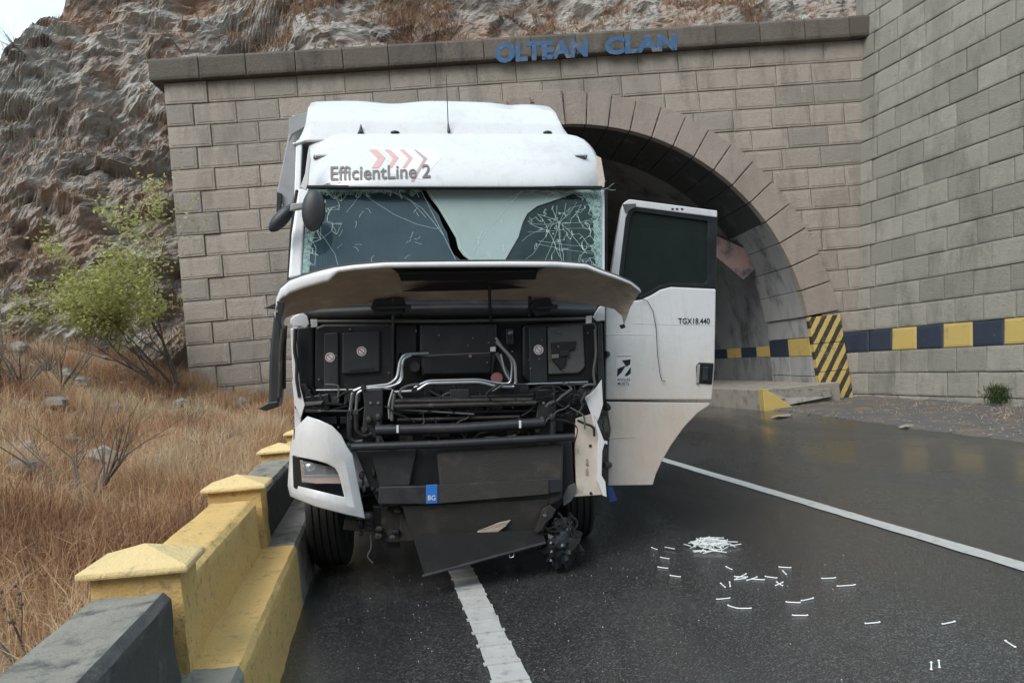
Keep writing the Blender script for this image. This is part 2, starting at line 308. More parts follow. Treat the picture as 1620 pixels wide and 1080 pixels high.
M['glass_right'] = glass_mat('cracked glass with painted hill reflection', (.02, .04, .037), .6, .06, 5, .2)  # dark tint stands in for the reflected hillside
M['glass_door'] = glass_mat('dusty door glass', (.02, .027, .027), .72, .06, 4, .1)
M['lens'] = glass_mat('clear lamp lens', (.5, .52, .55), .18, .04, 5)
M['pink'] = mat('pinkish weathered board', (.36, .22, .19), (.20, .15, .15), 1.5, .55, dirt=(.06, .065, .075), dscale=1.6, dlo=.48, dhi=.62, bump=.2)
M['stick'] = mat('white plastic stick', (.78, .78, .78), None, 5, .5)

# ================================================================== SETTING: ground, road, verge, hills
def struct(mb, name, m, **k): return tag(mb.build(name, m, **k), kind='structure')
struct(MB().grid(2, 2, lambda u, v: (-700 + 1400 * u, -700 + 1400 * v, -.9)), 'ground', M['soil'], fix=False)
KERB, EDGE = -.62, 7.87
def roadz(c, Y): return .012 * mn.noise(Vector((c * .5, Y * .35, 3))) - .012
struct(MB().grid(40, 160, lambda u, v: road(KERB - .5 + (EDGE + 2.6 - KERB) * u, -28 + 105 * v, roadz(KERB - .5 + (EDGE + 2.6 - KERB) * u, -28 + 105 * v))), 'road', M['asphalt'], smooth=True)
def strip(name, c, w, Y0, Y1, n, z=.006):
    rg = random.Random(5)
    def fn(u, v):
        Y = Y0 + (Y1 - Y0) * v; j = mn.noise(Vector((u * 9, Y * 3.1, c))) * .012 + mn.noise(Vector((u * 5, Y * 17, c))) * .006
        return road(c + (u - .5) * w + j, Y, roadz(c, Y) + z)
    return MB().grid(2, n, fn)
el = strip('edge_line', .575, .19, -20, 17, 420)
for k in range(-40, 70):                       # raised transverse ribs of the structured marking
    Y = k * .235 + .06 * mn.noise(Vector((k * .7, 1, 1)))
    if Y > 16.5: break
    j = .012 * mn.noise(Vector((k, 4, 2))); a = [road(.575 - .108 + j, Y, roadz(.575, Y) + .006), road(.575 + .1 + j, Y + .02, roadz(.575, Y) + .006), road(.575 + .1 + j, Y + .055, roadz(.575, Y) + .006), road(.575 - .108 + j, Y + .035, roadz(.575, Y) + .006)]
    el.prism(a, (0, 0, .009))
struct(el, 'edge_line', M['line'])
struct(strip('centre_line', 4.2, .15, -20, 70, 500), 'centre_line', M['line'])
# verge between road and retaining wall
PZ = Vector((8.4, 17.9, 0)); SD = Vector((.99831, .0580, 0)).normalized(); SN = Vector((-SD.y, SD.x, 0))
WR = Vector((.2535, -.967, 0)).normalized(); WN = Vector((-.967, -.2535, 0)).normalized()
def verge(u, v):
    Y = -25 + 43.2 * v; a = road(7.4 + .107 * min(Y, 16) + .12 * mn.noise(Vector((Y * .9, 0, 0))) + .06 * mn.noise(Vector((Y * 4, 0, 7))), Y); t = (17.9 - Y) / .967
    bq = PZ + WR * t + Vector((1.4, 0, 0)); p = a.lerp(bq, u)
    z = .02 + (.03 + .03 * mn.noise(Vector((p.x * .8, p.y * .8, 4)))) * math.sin(min(1, u * 3) * math.pi / 2) - .16 * u * min(1, max(0, (17.5 - Y) / 6)) + .035 * mn.fractal(Vector((p.x * 2.3, p.y * 2.3, 0)), 1, 2, 4) - .05 * (u == 0)
    return Vector((p.x, p.y, z))
struct(MB().grid(40, 300, verge), 'verge', M['verge'], smooth=True)
# left bank
def bank_z(X, Y):
    d = (-1.16 + RD * Y) - X
    z = .10 + .075 * max(0, Y - 3) + .15 * max(0, d) + .22 * max(0, d - 2.4) - .05 * max(0, Y - 13) * max(0, min(1, 3 - d))
    z += .20 * mn.fractal(Vector((X * .8, Y * .8, 1)), 1, 2, 5) * min(1, .2 + max(0, d) * .5)
    return z - .25 * max(0, min(1, (.35 - d) / .35))
BK = MB()
BK.grid(150, 170, lambda u, v: (lambda X, Y: Vector((X, Y, bank_z(X, Y))))(-1.05 + RD * (-14 + 33 * v) - 26 * u ** 1.5, -14 + 33 * v))
struct(BK, 'bank', M['soil'], smooth=True)
# cliff: a steep sheet over a curved base line, broken up by noise
BASE = [(-44, 9), (-24, 13.2), (-15, 14.9), (-11.2, 16.0), (-8.6, 17.1), (-6.5, 17.6), (-4, 17.8), (0, 18.0), (8, 18.4), (14, 18.7), (24, 18.4)]
acc = [0]
for p, q in zip(BASE, BASE[1:]): acc.append(acc[-1] + math.dist(p, q))
def base_at(s):
    for k in range(len(BASE) - 1):
        if s <= acc[k + 1] or k == len(BASE) - 2:
            f = (s - acc[k]) / (acc[k + 1] - acc[k]); return BASE[k][0] + (BASE[k + 1][0] - BASE[k][0]) * f, BASE[k][1] + (BASE[k + 1][1] - BASE[k][1]) * f
def interp(x, xs, ys): return float(np.interp(x, xs, ys))
svals = np.unique(np.concatenate([np.linspace(0, acc[2], 40), np.linspace(acc[2], acc[-1], 470)]))
nz_r = 290
CV = []; CN = []
for s in svals:
    x, y = base_at(s); x0, y0 = base_at(max(0, s - 1.2)); x1, y1 = base_at(min(acc[-1], s + 1.2))
    tx, ty = x1 - x0, y1 - y0; L_ = math.hypot(tx, ty); nx, ny = ty / L_, -tx / L_
    top = interp(x, [-44, -22, -14.5, -12.9, -11.6, -10, -8, -6, 20], [1.5, 2.5, 6.6, 8.6, 10.6, 13.4, 16, 17.5, 18])
    port = interp(x, [-9, -2], [0, 1]); cut = interp(x, [-7.0, -5.4], [0, 1])
    row = []
    for j in range(nz_r):
        f = j / (nz_r - 1)
        zlo = -.3 + 8.5 * cut
        if f < .93: z = zlo + (top - zlo) * (f / .93); ext = 0
        else: ext = (f - .93) / .07; z = top + 1.0 * ext
        lean_a = .36 * max(0, z - 1); lean_b = .42 * max(0, z - 8.7) + 2.5
        back = lean_a * (1 - port) + lean_b * port + ext * 7
        p = Vector((x - nx * back, y - ny * back, z))
        q = Vector((p.x * .95 + p.z * .35, p.y * .9, p.z * 1.35 - p.x * .6))
        d = .85 * mn.fractal(p * .33, 1, 2, 3)
        for sc_, a_, t_ in ((.75, .42, .55), (1.9, .20, .5), (4.6, .075, .45)):      # broken rock: every cell is its own tilted facet
            vd, vp = mn.voronoi(q * sc_); wt = .5 + .5 * min(1, (vd[1] - vd[0]) / .16)
            for c_, w_ in ((vp[0], wt), (vp[1], 1 - wt)):
                if w_ > 0: d += w_ * (a_ * mn.noise(c_ * 5.3) * 1.6 + t_ * (q * sc_ - c_).dot(mn.noise_vector(c_ * 3.7 + Vector((5, 1, 9)))) / sc_ * .9)
        d += .05 * mn.fractal(q * 6, .8, 2, 3)
        amp = 1 if not port else 1 - .45 * port
        p += Vector((nx, ny, .25)) * (d * amp)
        row.append(p)
    CV.append(row)
nu = len(svals); cm = MB()
cm.add([p for row in CV for p in row], [(i * nz_r + j, i * nz_r + j + 1, (i + 1) * nz_r + j + 1, (i + 1) * nz_r + j) for i in range(nu - 1) for j in range(nz_r - 1)])
struct(cm, 'cliff', M['rock'], fix=True)

def opp(u, v):
    x = -90 + 230 * u; h = interp(x, [-90, -25, -8, 0, 8, 17, 40, 140], [16, 16, 24, 29, 36, 47, 60, 70]); z = -1 + (h + 1) * v
    n_ = 4.5 * mn.fractal(Vector((x * .07, z * .07, 3)), 1, 2, 5) + 1.6 * mn.fractal(Vector((x * .4, z * .4, 8)), 1, 2, 3)
    return Vector((x, -44 - .45 * z + n_ - .25 * abs(x - 20), z + n_ * .5 * v))
struct(MB().grid(150, 60, opp), 'opposite_hillside', M['hill'])
# ================================================================== blades: grass and brush as one mesh each
def blades(name, pts, mats, hmin, hmax, w, lean, seed, kind='stuff', label=None, parent=None, up=None):
    rg = np.random.default_rng(seed); N = len(pts); P = np.array([p[:3] for p in pts]); sh = np.array([p[3] for p in pts]) if len(pts[0]) > 3 else rg.random(N)
    sc = np.array([p[4] for p in pts]) if len(pts[0]) > 4 else np.ones(N)
    h = (hmin + (hmax - hmin) * rg.random(N) ** 1.4) * sc; a = rg.random(N) * 6.283; la = rg.random(N) * 6.283; ln = lean * rg.random(N)
    side = np.c_[np.cos(a), np.sin(a), np.zeros(N)] * (w * (.5 + rg.random(N)))[:, None]
    ld = np.c_[np.cos(la), np.sin(la), np.zeros(N)] * (h * ln)[:, None]; U = np.array([0, 0, 1.0])
    mid = P + U * (h * .55)[:, None] + ld * .35; tip = P + U * (h * (1 - .35 * ln))[:, None] + ld
    V = np.stack([P - side, P + side, mid - side * .7, mid + side * .7, tip], 1).reshape(-1, 3)
    b0 = np.arange(N) * 5
    quads = np.stack([b0, b0 + 1, b0 + 3, b0 + 2], 1); tris = np.stack([b0 + 2, b0 + 3, b0 + 4], 1)
    me = bpy.data.meshes.new(name); me.from_pydata(V.tolist(), [], quads.tolist() + tris.tolist())
    at = me.attributes.new('shade', 'FLOAT', 'POINT'); at.data.foreach_set('value', np.repeat(np.clip(sh, 0, 1), 5).astype(np.float32))
    me.materials.append(mats); o = bpy.data.objects.new(name, me); COL.objects.link(o); o.parent = parent
    return tag(o, label, None, None, kind)
rg = random.Random(11); gp = []
def grass_shade(x, y): return .53 + .62 * mn.fractal(Vector((x * .45, y * .45, 5)), 1, 2, 3)
tries = 0
while len(gp) < 105000 and tries < 400000:
    tries += 1
    Y = 1.2 + 16.6 * rg.random() ** 1.35; d = .06 + 11.5 * rg.random() ** 1.5; X = -1.16 + RD * Y - d
    if X < -.86 * Y - 1.6: continue
    g = mn.fractal(Vector((X * .9, Y * .9, 9)), 1, 2, 3)
    if g < -.35 + .35 * rg.random(): continue
    tall = 1 + .5 * g; tall *= .55 + .45 * min(1, d / .5)
    gp.append((X, Y, bank_z(X, Y) - .03, grass_shade(X, Y) - .16 * max(0, min(1, (Y - 8) / 5)) + .5 * (rg.random() - .5), tall))
o = blades('dry_grass', gp, M['grass'], .12, .5, .004, 1.1, 3, label='straw and rust coloured dry grass covering the bank behind the barrier'); o['category'] = 'grass'
# brush on ledges of the cliff and above the coping
bp_ = []
for i in range(0, nu - 1):
    if svals[i] < acc[2]: continue
    for j in range(4, int(nz_r * .93)):
        p = CV[i][j]
        if p.x > 12 or p.x < -16: continue
        flat = (CV[i][min(j + 1, nz_r - 1)] - p); steep = flat.z / (flat.length + 1e-6)
        g = mn.fractal(p * .33 + Vector((3, 1, 2)), 1, 2, 4)
        over = p.z > 8.4 and p.x > -7.5
        rockzone = 1 if p.x > 2.2 and over else 0
        k = g * 1.1 + (.72 - steep) * 1.3 + (.30 if over else -.04) - .55 * rockzone
        if -8.8 < p.x < -7.2 and p.z < 9: k += .7
        if k > .12 and rg.random() < min(1, k * 1.1):
            for _ in range(5 if over else 2): bp_.append((p.x + .1 * (rg.random() - .5), p.y - .02 + .1 * (rg.random() - .5), p.z - .05, .45 + .5 * mn.noise(p * .6) + .35 * (rg.random() - .5), 1))
o = blades('dry_brush', bp_, M['brush'], .10, .42, .009, 1.3, 4, label='rust brown dry brush clinging to the rock above the tunnel'); o['category'] = 'brush'

# ================================================================== shrubs
def branchy(seed, base, height, spread, depth=5, lean=(0, 0), n0=5, r0=.02, wig=.35, up=.6):
    rg = random.Random(seed); mb = MB(); tips = []
    def grow(p, d, L_, r, k):
        pts = [p]; rs = [r]; q = p.copy(); dd = d.copy()
        for s in range(4):
            dd = (dd + Vector((rg.uniform(-1, 1), rg.uniform(-1, 1), rg.uniform(-.5, 1) * up)) * wig * .45).normalized()
            q = q + dd * (L_ / 4); pts.append(q.copy()); rs.append(r * (1 - .14 * (s + 1)))
            if k <= 2: tips.append((q.copy(), k))
        mb.tube(pts, rs, 5 if k > 2 else 3, cap=False)
        if k > 0:
            for _ in range(rg.choice((2, 3, 3))):
                nd = (dd + Vector((rg.uniform(-1, 1), rg.uniform(-1, 1), rg.uniform(-.4, 1))) * .75).normalized()
                at = rg.choice((2, 3, 4, 4)); grow(pts[at], nd, L_ * rg.uniform(.55, .8), rs[at] * .62, k - 1)
    for i in range(n0):
        a = rg.random() * 6.283
        d = Vector((math.cos(a) * spread + lean[0], math.sin(a) * spread + lean[1], 1)).normalized(); grow(Vector(base), d, height * rg.uniform(.36, .5), r0 * rg.uniform(.7, 1), depth - 1)
    return mb, tips
def bare_shrub(name, label, seed, X, Y, height, spread, depth=4, n0=6, r0=.014, z=None, lean=(0, 0)):
    zb = bank_z(X, Y) if z is None else z
    e = empty(name, label, 'shrub', (X, Y, zb - .05)); mb, tips = branchy(seed, (0, 0, 0), height, spread, depth, lean, n0, r0)
    mb.build('branches', M['bark'], e, fix=False)
    return e, tips
p = ground(288, 655, 1.15); bx, by = -7.0, 15.3
e = empty('leafy_bush', 'yellow green leafy bush growing against the end of the tunnel portal', 'bush', (bx, by, bank_z(bx, by) - .05))
mb, tips = branchy(23, (0, 0, 0), 3.5, .7, 5, (-.5, -.1), 7, .045, .34)
mb.build('trunk', M['bark'], e, fix=False)
rg = random.Random(5); lv = []; lf = []; sh = []
for (t, k) in tips:
    if t.z < .95 or rg.random() < .12: continue
    dens = 6 if t.z > 1.5 else (2 if t.z > 1.2 else 1)
    if t.x > .45: dens = 1
    for _ in range(dens):
        c = t + Vector((rg.gauss(0, .10), rg.gauss(0, .10), rg.gauss(0, .09))); s_ = rg.uniform(.025, .055)
        d1 = Vector((rg.uniform(-1, 1), rg.uniform(-1, 1), rg.uniform(-.6, .6))).normalized(); d2 = d1.orthogonal().normalized(); d2.rotate(Matrix.Rotation(rg.random() * 6.28, 3, d1))
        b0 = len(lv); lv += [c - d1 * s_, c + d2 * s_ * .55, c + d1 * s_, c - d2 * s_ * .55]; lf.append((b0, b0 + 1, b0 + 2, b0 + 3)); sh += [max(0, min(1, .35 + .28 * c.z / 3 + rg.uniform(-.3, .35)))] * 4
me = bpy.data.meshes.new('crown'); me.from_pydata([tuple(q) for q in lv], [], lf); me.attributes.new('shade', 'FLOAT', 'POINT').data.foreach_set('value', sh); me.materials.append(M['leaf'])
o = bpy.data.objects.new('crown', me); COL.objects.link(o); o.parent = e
bare_shrub('bare_shrub', 'dark leafless shrub standing in the dry grass behind the yellow barrier section', 3, -4.25, 7.0, 1.45, .8, 5, 9, .030)
bare_shrub('bare_shrub', 'leafless shrub spreading at the foot of the cliff below the leafy bush', 8, -7.6, 12.2, 1.7, .9, 5, 7, .026)
bare_shrub('bare_shrub', 'thin leafless shrub low on the bank at the cliff foot', 9, -8.9, 12.6, 2.0, .9, 5, 7, .030)
bare_shrub('bare_shrub', 'thin reddish leafless twigs beside the capped barrier pillar', 15, -4.0, 9.4, .8, .7, 4, 8, .014)
bare_shrub('bare_shrub', 'wispy leafless twigs on the bank next to the portal stones', 16, -5.3, 11.8, .8, .7, 4, 8, .014)
def cliff_point(px, py):
    d = ray(px, py).normalized(); best = None
    for row in CV:
        for q in row[::2]:
            w = q - CAMP; t = w.dot(d)
            if t > 0:
                e_ = (w - d * t).length / t
                if best is None or e_ < best[0] - (0 if t > best[2] + 1 else 0): best = (e_, q, t)
    return best[1]
for sd2, px, py, h, lab in ((31, 292, 88, 2.3, 'leafless shrub rising behind the left end of the coping'), (32, 712, 62, 2.1, 'leafless shrub on the slope above the middle of the coping'), (33, 668, 70, 1.3, 'small leafless bush low behind the coping'), (34, 42, 88, 1.3, 'spindly leafless shrub on the cliff skyline against the sky'), (35, 20, 118, .9, 'lowest tiny leafless shrub on the cliff skyline against the sky')):
    q = cliff_point(px, py); bare_shrub('bare_shrub', lab, sd2, q.x, q.y, h, .8, 4, 5, .02, z=q.z, lean=(-.6, 0) if px < 60 else (0, -.1))
# dead stalks with seed heads beside the near barrier
e, tips = bare_shrub('dead_stalk', 'dead weed stalk with dark seed heads beside the grey barrier section', 40, -2.62, 3.75, .85, .3, 3, 3, .013, lean=(-.5, .2))
sh_ = MB()
for (t, k) in tips[::5]: sh_.ball(t, (.012, .012, .012), 5, 3)
tag(sh_.build('seed_heads', M['bark'], e, fix=False), kind='stuff')

# ================================================================== TUNNEL PORTAL
PM = Matrix(((SD.x, SN.x, 0, PZ.x), (SD.y, SN.y, 0, PZ.y), (0, 0, 1, 0), (0, 0, 0, 1)))
portal = empty('tunnel_portal', 'pinkish grey stone block tunnel portal with a round arch', 'tunnel portal', M=PM)
AC, AZ, RI, RO = -6.83, 1.44, 5.75, 6.52
RM = (RI + RO) / 2
ZC = [-.40, .105] + [.105 + .511 * k for k in range(1, 18)]
LEFT = -15.95
def corner(z): return .11 * z
arcpts = [(AC + RM * math.cos(a), AZ + RM * math.sin(a)) for a in np.linspace(0, math.pi, 60)]
out = [(corner(-.5), -.5), (corner(8.8), 8.8), (LEFT, 8.8), (LEFT, -.5), (AC - RM, -.5)] + [(x, z) for x, z in arcpts[::-1]] + [(AC + RM, -.5)]
MB().prism([(x, 0, z) for x, z in out], (0, 1.3, 0)).build('wall_core', M['mortar'], portal)
rg = random.Random(2)
def stone(pts, y, proud, mt, parent, name='stone', inset=.006, margin=.05, lift=.009, fr=None):
    """pts: outline in (s, z) counter-clockwise; back at y, front at y - proud, with a drafted margin"""
    c = Vector((sum(p[0] for p in pts) / len(pts), sum(p[1] for p in pts) / len(pts)))
    def ins(d):
        o_ = []
        for p in pts:
            w = Vector(p) - c; k = max(.2, 1 - d / max(.05, abs(w.x))) if abs(w.x) > .05 else 1; k2 = max(.2, 1 - d / max(.05, abs(w.y))) if abs(w.y) > .05 else 1
            o_.append((c.x + w.x * k, c.y + w.y * k2))
        return o_
    rings = [(pts, y + .05), (pts, y - proud + .012), (ins(inset + .008), y - proud), (ins(margin), y - proud), (ins(margin + .012), y - proud - lift)]
    n_ = len(pts); vs = []; fs = []
    for r_, (pp_, yy) in enumerate(rings): vs += [(p[0], yy, p[1]) if fr is None else fr(p[0], yy, p[1]) for p in pp_]
    for r_ in range(len(rings) - 1): fs += [(r_ * n_ + i, r_ * n_ + (i + 1) % n_, (r_ + 1) * n_ + (i + 1) % n_, (r_ + 1) * n_ + i) for i in range(n_)]
    fs.append(tuple((len(rings) - 1) * n_ + i for i in range(n_)))
    return MB().add(vs, fs).build(name, mt, parent, fix=True)
G = .008
def jit(): return rg.uniform(-.006, .006)
for k in range(len(ZC) - 1):
    z0, z1 = ZC[k] + G, ZC[k + 1] - G
    zm = (z0 + z1) / 2; xe = corner(zm) + .06; x = LEFT
    q = (.98 if k % 2 else .62); first = True
    while x < xe - .05:
        w = q if first else rg.uniform(.92, 1.12)
        if x > AC: w *= .9
        if xe - (x + w) < .35: w = xe - x
        x0, x1 = x + G * .8, min(x + w, xe) - G * .8
        x += w
        rect = [(x0 + jit(), z0 + jit()), (x1 + jit(), z0 + jit()), (x1 + jit(), z1 + jit()), (x0 + jit(), z1 + jit())]
        def inside(p): return (p[1] > AZ and math.dist(p, (AC, AZ)) < RM) or (p[1] <= AZ and abs(p[0] - AC) < RM)
        ni = sum(inside(p) for p in rect)
        if ni == 4: first = False; continue
        if ni or (z0 < AZ + RM + .3 and x0 < AC + .6 and x1 > AC - .6 and z1 > AZ + RM - .1 and z0 < AZ + RM):
            pts = []
            for i in range(4):
                a_, b_ = rect[i], rect[(i + 1) % 4]
                for f in range(6): pts.append((a_[0] + (b_[0] - a_[0]) * f / 6, a_[1] + (b_[1] - a_[1]) * f / 6))
            def push(p):
                if not inside(p): return p
                if p[1] <= AZ: return (AC + math.copysign(RM, p[0] - AC), p[1])
                w_ = Vector((p[0] - AC, p[1] - AZ)); w_ = w_.normalized() * RM if w_.length > .01 else Vector((0, RM)); return (AC + w_.x, AZ + w_.y)
            pts = [push(p) for p in pts]
            ded = [p for i, p in enumerate(pts) if math.dist(p, pts[i - 1]) > .012]
            if len(ded) < 4: first = False; continue
            stone(ded, 0, .030 + rg.uniform(-.004, .008), M['stone'], portal, 'stone', margin=.03)
        else:
            band = k == 3 and x0 > AC + RO - .2
            stone(rect, 0, (.062 if first else .030) + rg.uniform(-.006, .010), M['navy'] if band else M['stone'], portal, 'stone')
        first = False
# voussoirs, keystone, striped legs
def arc_block(a0, a1, r0, r1, y0, y1, gap=.008):
    n_ = 4; o_ = []
    for i in range(n_ + 1): a = a0 + (a1 - a0) * i / n_; o_.append((AC + r1 * math.cos(a), AZ + r1 * math.sin(a)))
    for i in range(n_, -1, -1): a = a0 + (a1 - a0) * i / n_; o_.append((AC + r0 * math.cos(a), AZ + r0 * math.sin(a)))
    return MB().prism([(x, y0, z) for x, z in o_], (0, y1 - y0, 0))
NV = 14; A0 = R(6.6)
for sgn in (0, 1):
    A1 = math.acos((.17 if sgn == 0 else .53) / RI)
    for k in range(NV):
        f = lambda t: A0 + (A1 - A0) * (1.12 * t - .12 * t * t)
        a, b2 = f(k / NV) + .0022, f((k + 1) / NV) - .0022
        if sgn: a, b2 = math.pi - b2, math.pi - a
        dr = rg.uniform(-.015, .03)
        arc_block(a, b2, RI + rg.uniform(0, .012), RO + dr, -.07 - rg.uniform(0, .012), .16).build('arch_stone', M['vous'], portal, bevel=.014)
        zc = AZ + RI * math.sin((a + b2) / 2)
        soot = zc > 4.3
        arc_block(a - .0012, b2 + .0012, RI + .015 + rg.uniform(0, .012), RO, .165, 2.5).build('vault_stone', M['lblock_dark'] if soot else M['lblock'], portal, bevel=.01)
MB().prism([(-7.36, -.13, 7.17), (-6.66, -.13, 7.17), (-6.68, -.13, 8.03), (-7.34, -.13, 8.03)], (0, 1.08, 0)).build('keystone', M['vous'], portal, bevel=.015)
LZ = [-.35, .02, .72, 1.42, AZ + RI * math.sin(A0) - .008]
for sx_ in (1, -1):
    for k in range(4):
        xi, xo = AC + sx_ * (RI + .0), AC + sx_ * (RO + .02)
        if k == 3: xi = AC + sx_ * (RI - .01)
        sh_k = lambda z: sx_ * .15 * max(0, 1 - max(z, 0) / 2.1)
        z0, z1 = LZ[k] + .006, LZ[k + 1] - .006
        MB().prism([(xi + sh_k(z0), -.075, z0), (xo + sh_k(z0), -.075, z0), (xo + sh_k(z1), -.075, z1), (xi + sh_k(z1), -.075, z1)], (0, .175, 0)).build('leg_stone', M['stripes'] if k else M['concrete'], portal, bevel=.014)
    for k, (z0, z1) in enumerate(((-.3, .62), (.635, 1.12), (1.135, 1.58), (1.595, AZ + RI * math.sin(A0) - .008))):
        cuts = [(.105, 1.30), (1.31, 2.5)]
        for ci, (y0, y1) in enumerate(cuts):
            xi, xo = AC + sx_ * (RI + .03), AC + sx_ * RO
            mt = M['lblock'] if k != 2 else (M['yellow'] if ci == 0 else M['navy'])
            MB().box(min(xi, xo), max(xi, xo), y0, y1, z0, z1).build('vault_stone', mt, portal, bevel=.01)
# coping blocks
x = LEFT - .25; k = 0
while x < 1.06:
    w = rg.uniform(1.05, 1.2); x1 = min(x + w, 1.1)
    if 1.1 - x1 < .4: x1 = 1.1
    dz = rg.uniform(-.008, .008); prof = [(-.22, 8.79), (-.24, 8.86), (-.24, 9.24), (-.20, 9.31), (1.25, 9.33), (1.25, 8.79)]
    MB().prism([(x + .008, y_, z_ + dz) for y_, z_ in prof], (x1 - x - .016, 0, 0)).build('coping_stone', M['coping'], portal, bevel=.02)
    x = x1; k += 1
MB().box(LEFT - .24, 1.09, -.19, 1.2, 8.80, 9.28).build('coping_core', M['mortar'], portal)
# spray painted letters on the coping
def text_mesh(txt, bold=0.0, font_res=3):
    cu = bpy.data.curves.new('t', 'FONT'); cu.body = txt; cu.offset = bold; cu.resolution_u = font_res
    ob = bpy.data.objects.new('t', cu); COL.objects.link(ob); bpy.context.view_layer.update()
    me = bpy.data.meshes.new_from_object(ob.evaluated_get(bpy.context.evaluated_depsgraph_get()))
    vs = [v_.co.copy() for v_ in me.vertices]; fs = [tuple(p_.vertices) for p_ in me.polygons]
    bpy.data.objects.remove(ob); bpy.data.curves.remove(cu); bpy.data.meshes.remove(me)
    x0 = min(v_.x for v_ in vs); x1 = max(v_.x for v_ in vs); y0 = min(v_.y for v_ in vs); y1 = max(v_.y for v_ in vs)
    return [((v_.x - x0) / (x1 - x0), (v_.y - y0) / (y1 - y0)) for v_ in vs], fs
def text_on(name, txt, fn, mt, parent, bold=0.0, Mx=None):
    vs, fs = text_mesh(txt, bold); return MB().add([fn(u, v_) for u, v_ in vs], fs).build(name, mt, parent, M=Mx, fix=False)
PMI = PM.inverted()
def cope_pt(px, py): return PMI @ onplane(px, py, PZ + SN * -.246, SN)
def graf(x0, x1, yb0, yt0, yb1, yt1): return lambda u, v_: cope_pt(x0 + (x1 - x0) * u, (yb0 + (yb1 - yb0) * u) * (1 - v_) + (yt0 + (yt1 - yt0) * u) * v_)
for txt, ar in (('OLTEAN', (783, 930, 101, 69, 90, 61)), ('CLAN', (957, 1071, 88, 59, 80, 52))):
    text_on('graffiti', txt, graf(*ar), M['graf'], portal, .05)

# ================================================================== RETAINING WALL on the right
WM = Matrix(((WR.x, -WN.x, 0, PZ.x), (WR.y, -WN.y, 0, PZ.y), (0, 0, 1, 0), (0, 0, 0, 1)))
wall = empty('retaining_wall', 'grey stone block retaining wall with a yellow and navy painted band', 'retaining wall', M=WM)
BAT = .107
def wf(t, y, z): return (t, y + BAT * z, z)
MB().prism([wf(-.1, 0, -.6), wf(11.5, 0, -.6), wf(11.5, 0, 11.9), wf(-.1, 0, 11.9)], (0, 1.4, 0)).build('wall_core', M['mortar'], wall)
WZ = [-.55, -.20] + [.105 + .5115 * k for k in range(0, 24)]
for k in range(len(WZ) - 1):
    z0, z1 = WZ[k] + G, WZ[k + 1] - G; x = .02 * z0; i = 0
    while x < 10.9:
        w = (.56 if k % 2 else .40) if i == 0 else rg.uniform(.66, .86)
        if k == 4 and i > 0: w = .715
        x0, x1 = x + G * .8, x + w - G * .8; x += w
        rect = [(x0 + jit(), z0 + jit()), (x1 + jit(), z0 + jit()), (x1 + jit(), z1 + jit()), (x0 + jit(), z1 + jit())]
        mt = M['wallstone']
        if k == 4: mt = M['navy'] if i == 0 or i % 2 == 1 else M['yellow']
        stone(rect, 0, (.05 if i == 0 else .028) + rg.uniform(-.008, .012), mt, wall, 'stone', margin=.03, lift=.005, fr=wf); i += 1

# ================================================================== TUNNEL behind the portal
TD = Vector((RD + .06, 1, 0))                   # barrel direction in portal coordinates, roughly the road's
def tun(a, L_, rr_): 
    if a < 0: x_, z_ = AC + rr_, AZ + a
    elif a > math.pi: x_, z_ = AC - rr_, AZ - (a - math.pi)
    else: x_, z_ = AC + rr_ * math.cos(a), AZ + rr_ * math.sin(a)
    return (x_ + RD * .8 * L_, 2.5 + L_, z_)
angs = [-1.9, -1.2, -.6, -.2] + list(np.linspace(0, math.pi, 40)) + [math.pi + q for q in (.2, .6, 1.2, 1.9)]
lens_ = [0, .02, 1, 2, 3.5, 5, 8, 12, 18, 26, 36, 50, 60]
tm = MB(); na = len(angs)
tm.add([tun(a, L_, RI + .16) for L_ in lens_ for a in angs], [(i * na + j, i * na + j + 1, (i + 1) * na + j + 1, (i + 1) * na + j) for i in range(len(lens_) - 1) for j in range(na - 1)])
tm.add([tun(a, 60, RI + .16) for a in angs], [tuple(range(na))])
tm.add([tun(a, 0.0, RI + .16) for a in angs] + [tun(a, 0, RO + .6) for a in angs], [(j, j + 1, na + j + 1, na + j) for j in range(na - 1)])
tl = tm.build('tunnel_lining', M['lining'], smooth=True, M=PM); tag(tl, kind='structure')
band = MB()
for k in range(12):                               # painted squares carry on inside, each on the lining
    L0, L1 = .06 + k * .85, .06 + (k + 1) * .85 - .02
    for xs in (1, -1):
        x_ = AC + xs * (RI + .15); mbp = MB()
        mbp.add([(x_ + RD * .8 * L0, 2.5 + L0, 1.15), (x_ + RD * .8 * L1, 2.5 + L1, 1.15), (x_ + RD * .8 * L1, 2.5 + L1, AZ), (x_ + RD * .8 * L0, 2.5 + L0, AZ)], [(0, 1, 2, 3)])
        mbp.build('painted_square', M['yellow'] if k % 2 == 0 else M['navy'], tl, M=PM, fix=False)
# raised walkway inside, broken slab and yellow kerb end at the mouth
kx = ground(1203, 648); kl = PMI @ kx; rx = AC + RI
ze = .47
wk = MB().prism([(kl.x, kl.y, -.3), (rx + .4, kl.y + .15, -.3), (rx + .4 + RD * .8 * 40, kl.y + 42, -.3), (kl.x + RD * .8 * 40, kl.y + 42, -.3)], (0, 0, .3 + ze))
tag(wk.build('tunnel_walkway', M['concrete'], M=PM, bevel=.02), 'raised concrete walkway running along the wall inside the tunnel', 'walkway')
pts = [(kl.x - .02, 0, -.05), (kl.x + .75, 0, -.05), (kl.x + .62, 0, .05), (kl.x + .05, 0, .50), (kl.x - .02, 0, .50)]
yk = MB().prism([(x_, kl.y - .30, z_) for x_, y_, z_ in pts], (0, .28, 0)).build('kerb_end', M['yellow'], M=PM, bevel=.015); tag(yk, 'yellow painted wedge closing the end of the tunnel walkway', 'kerb end')
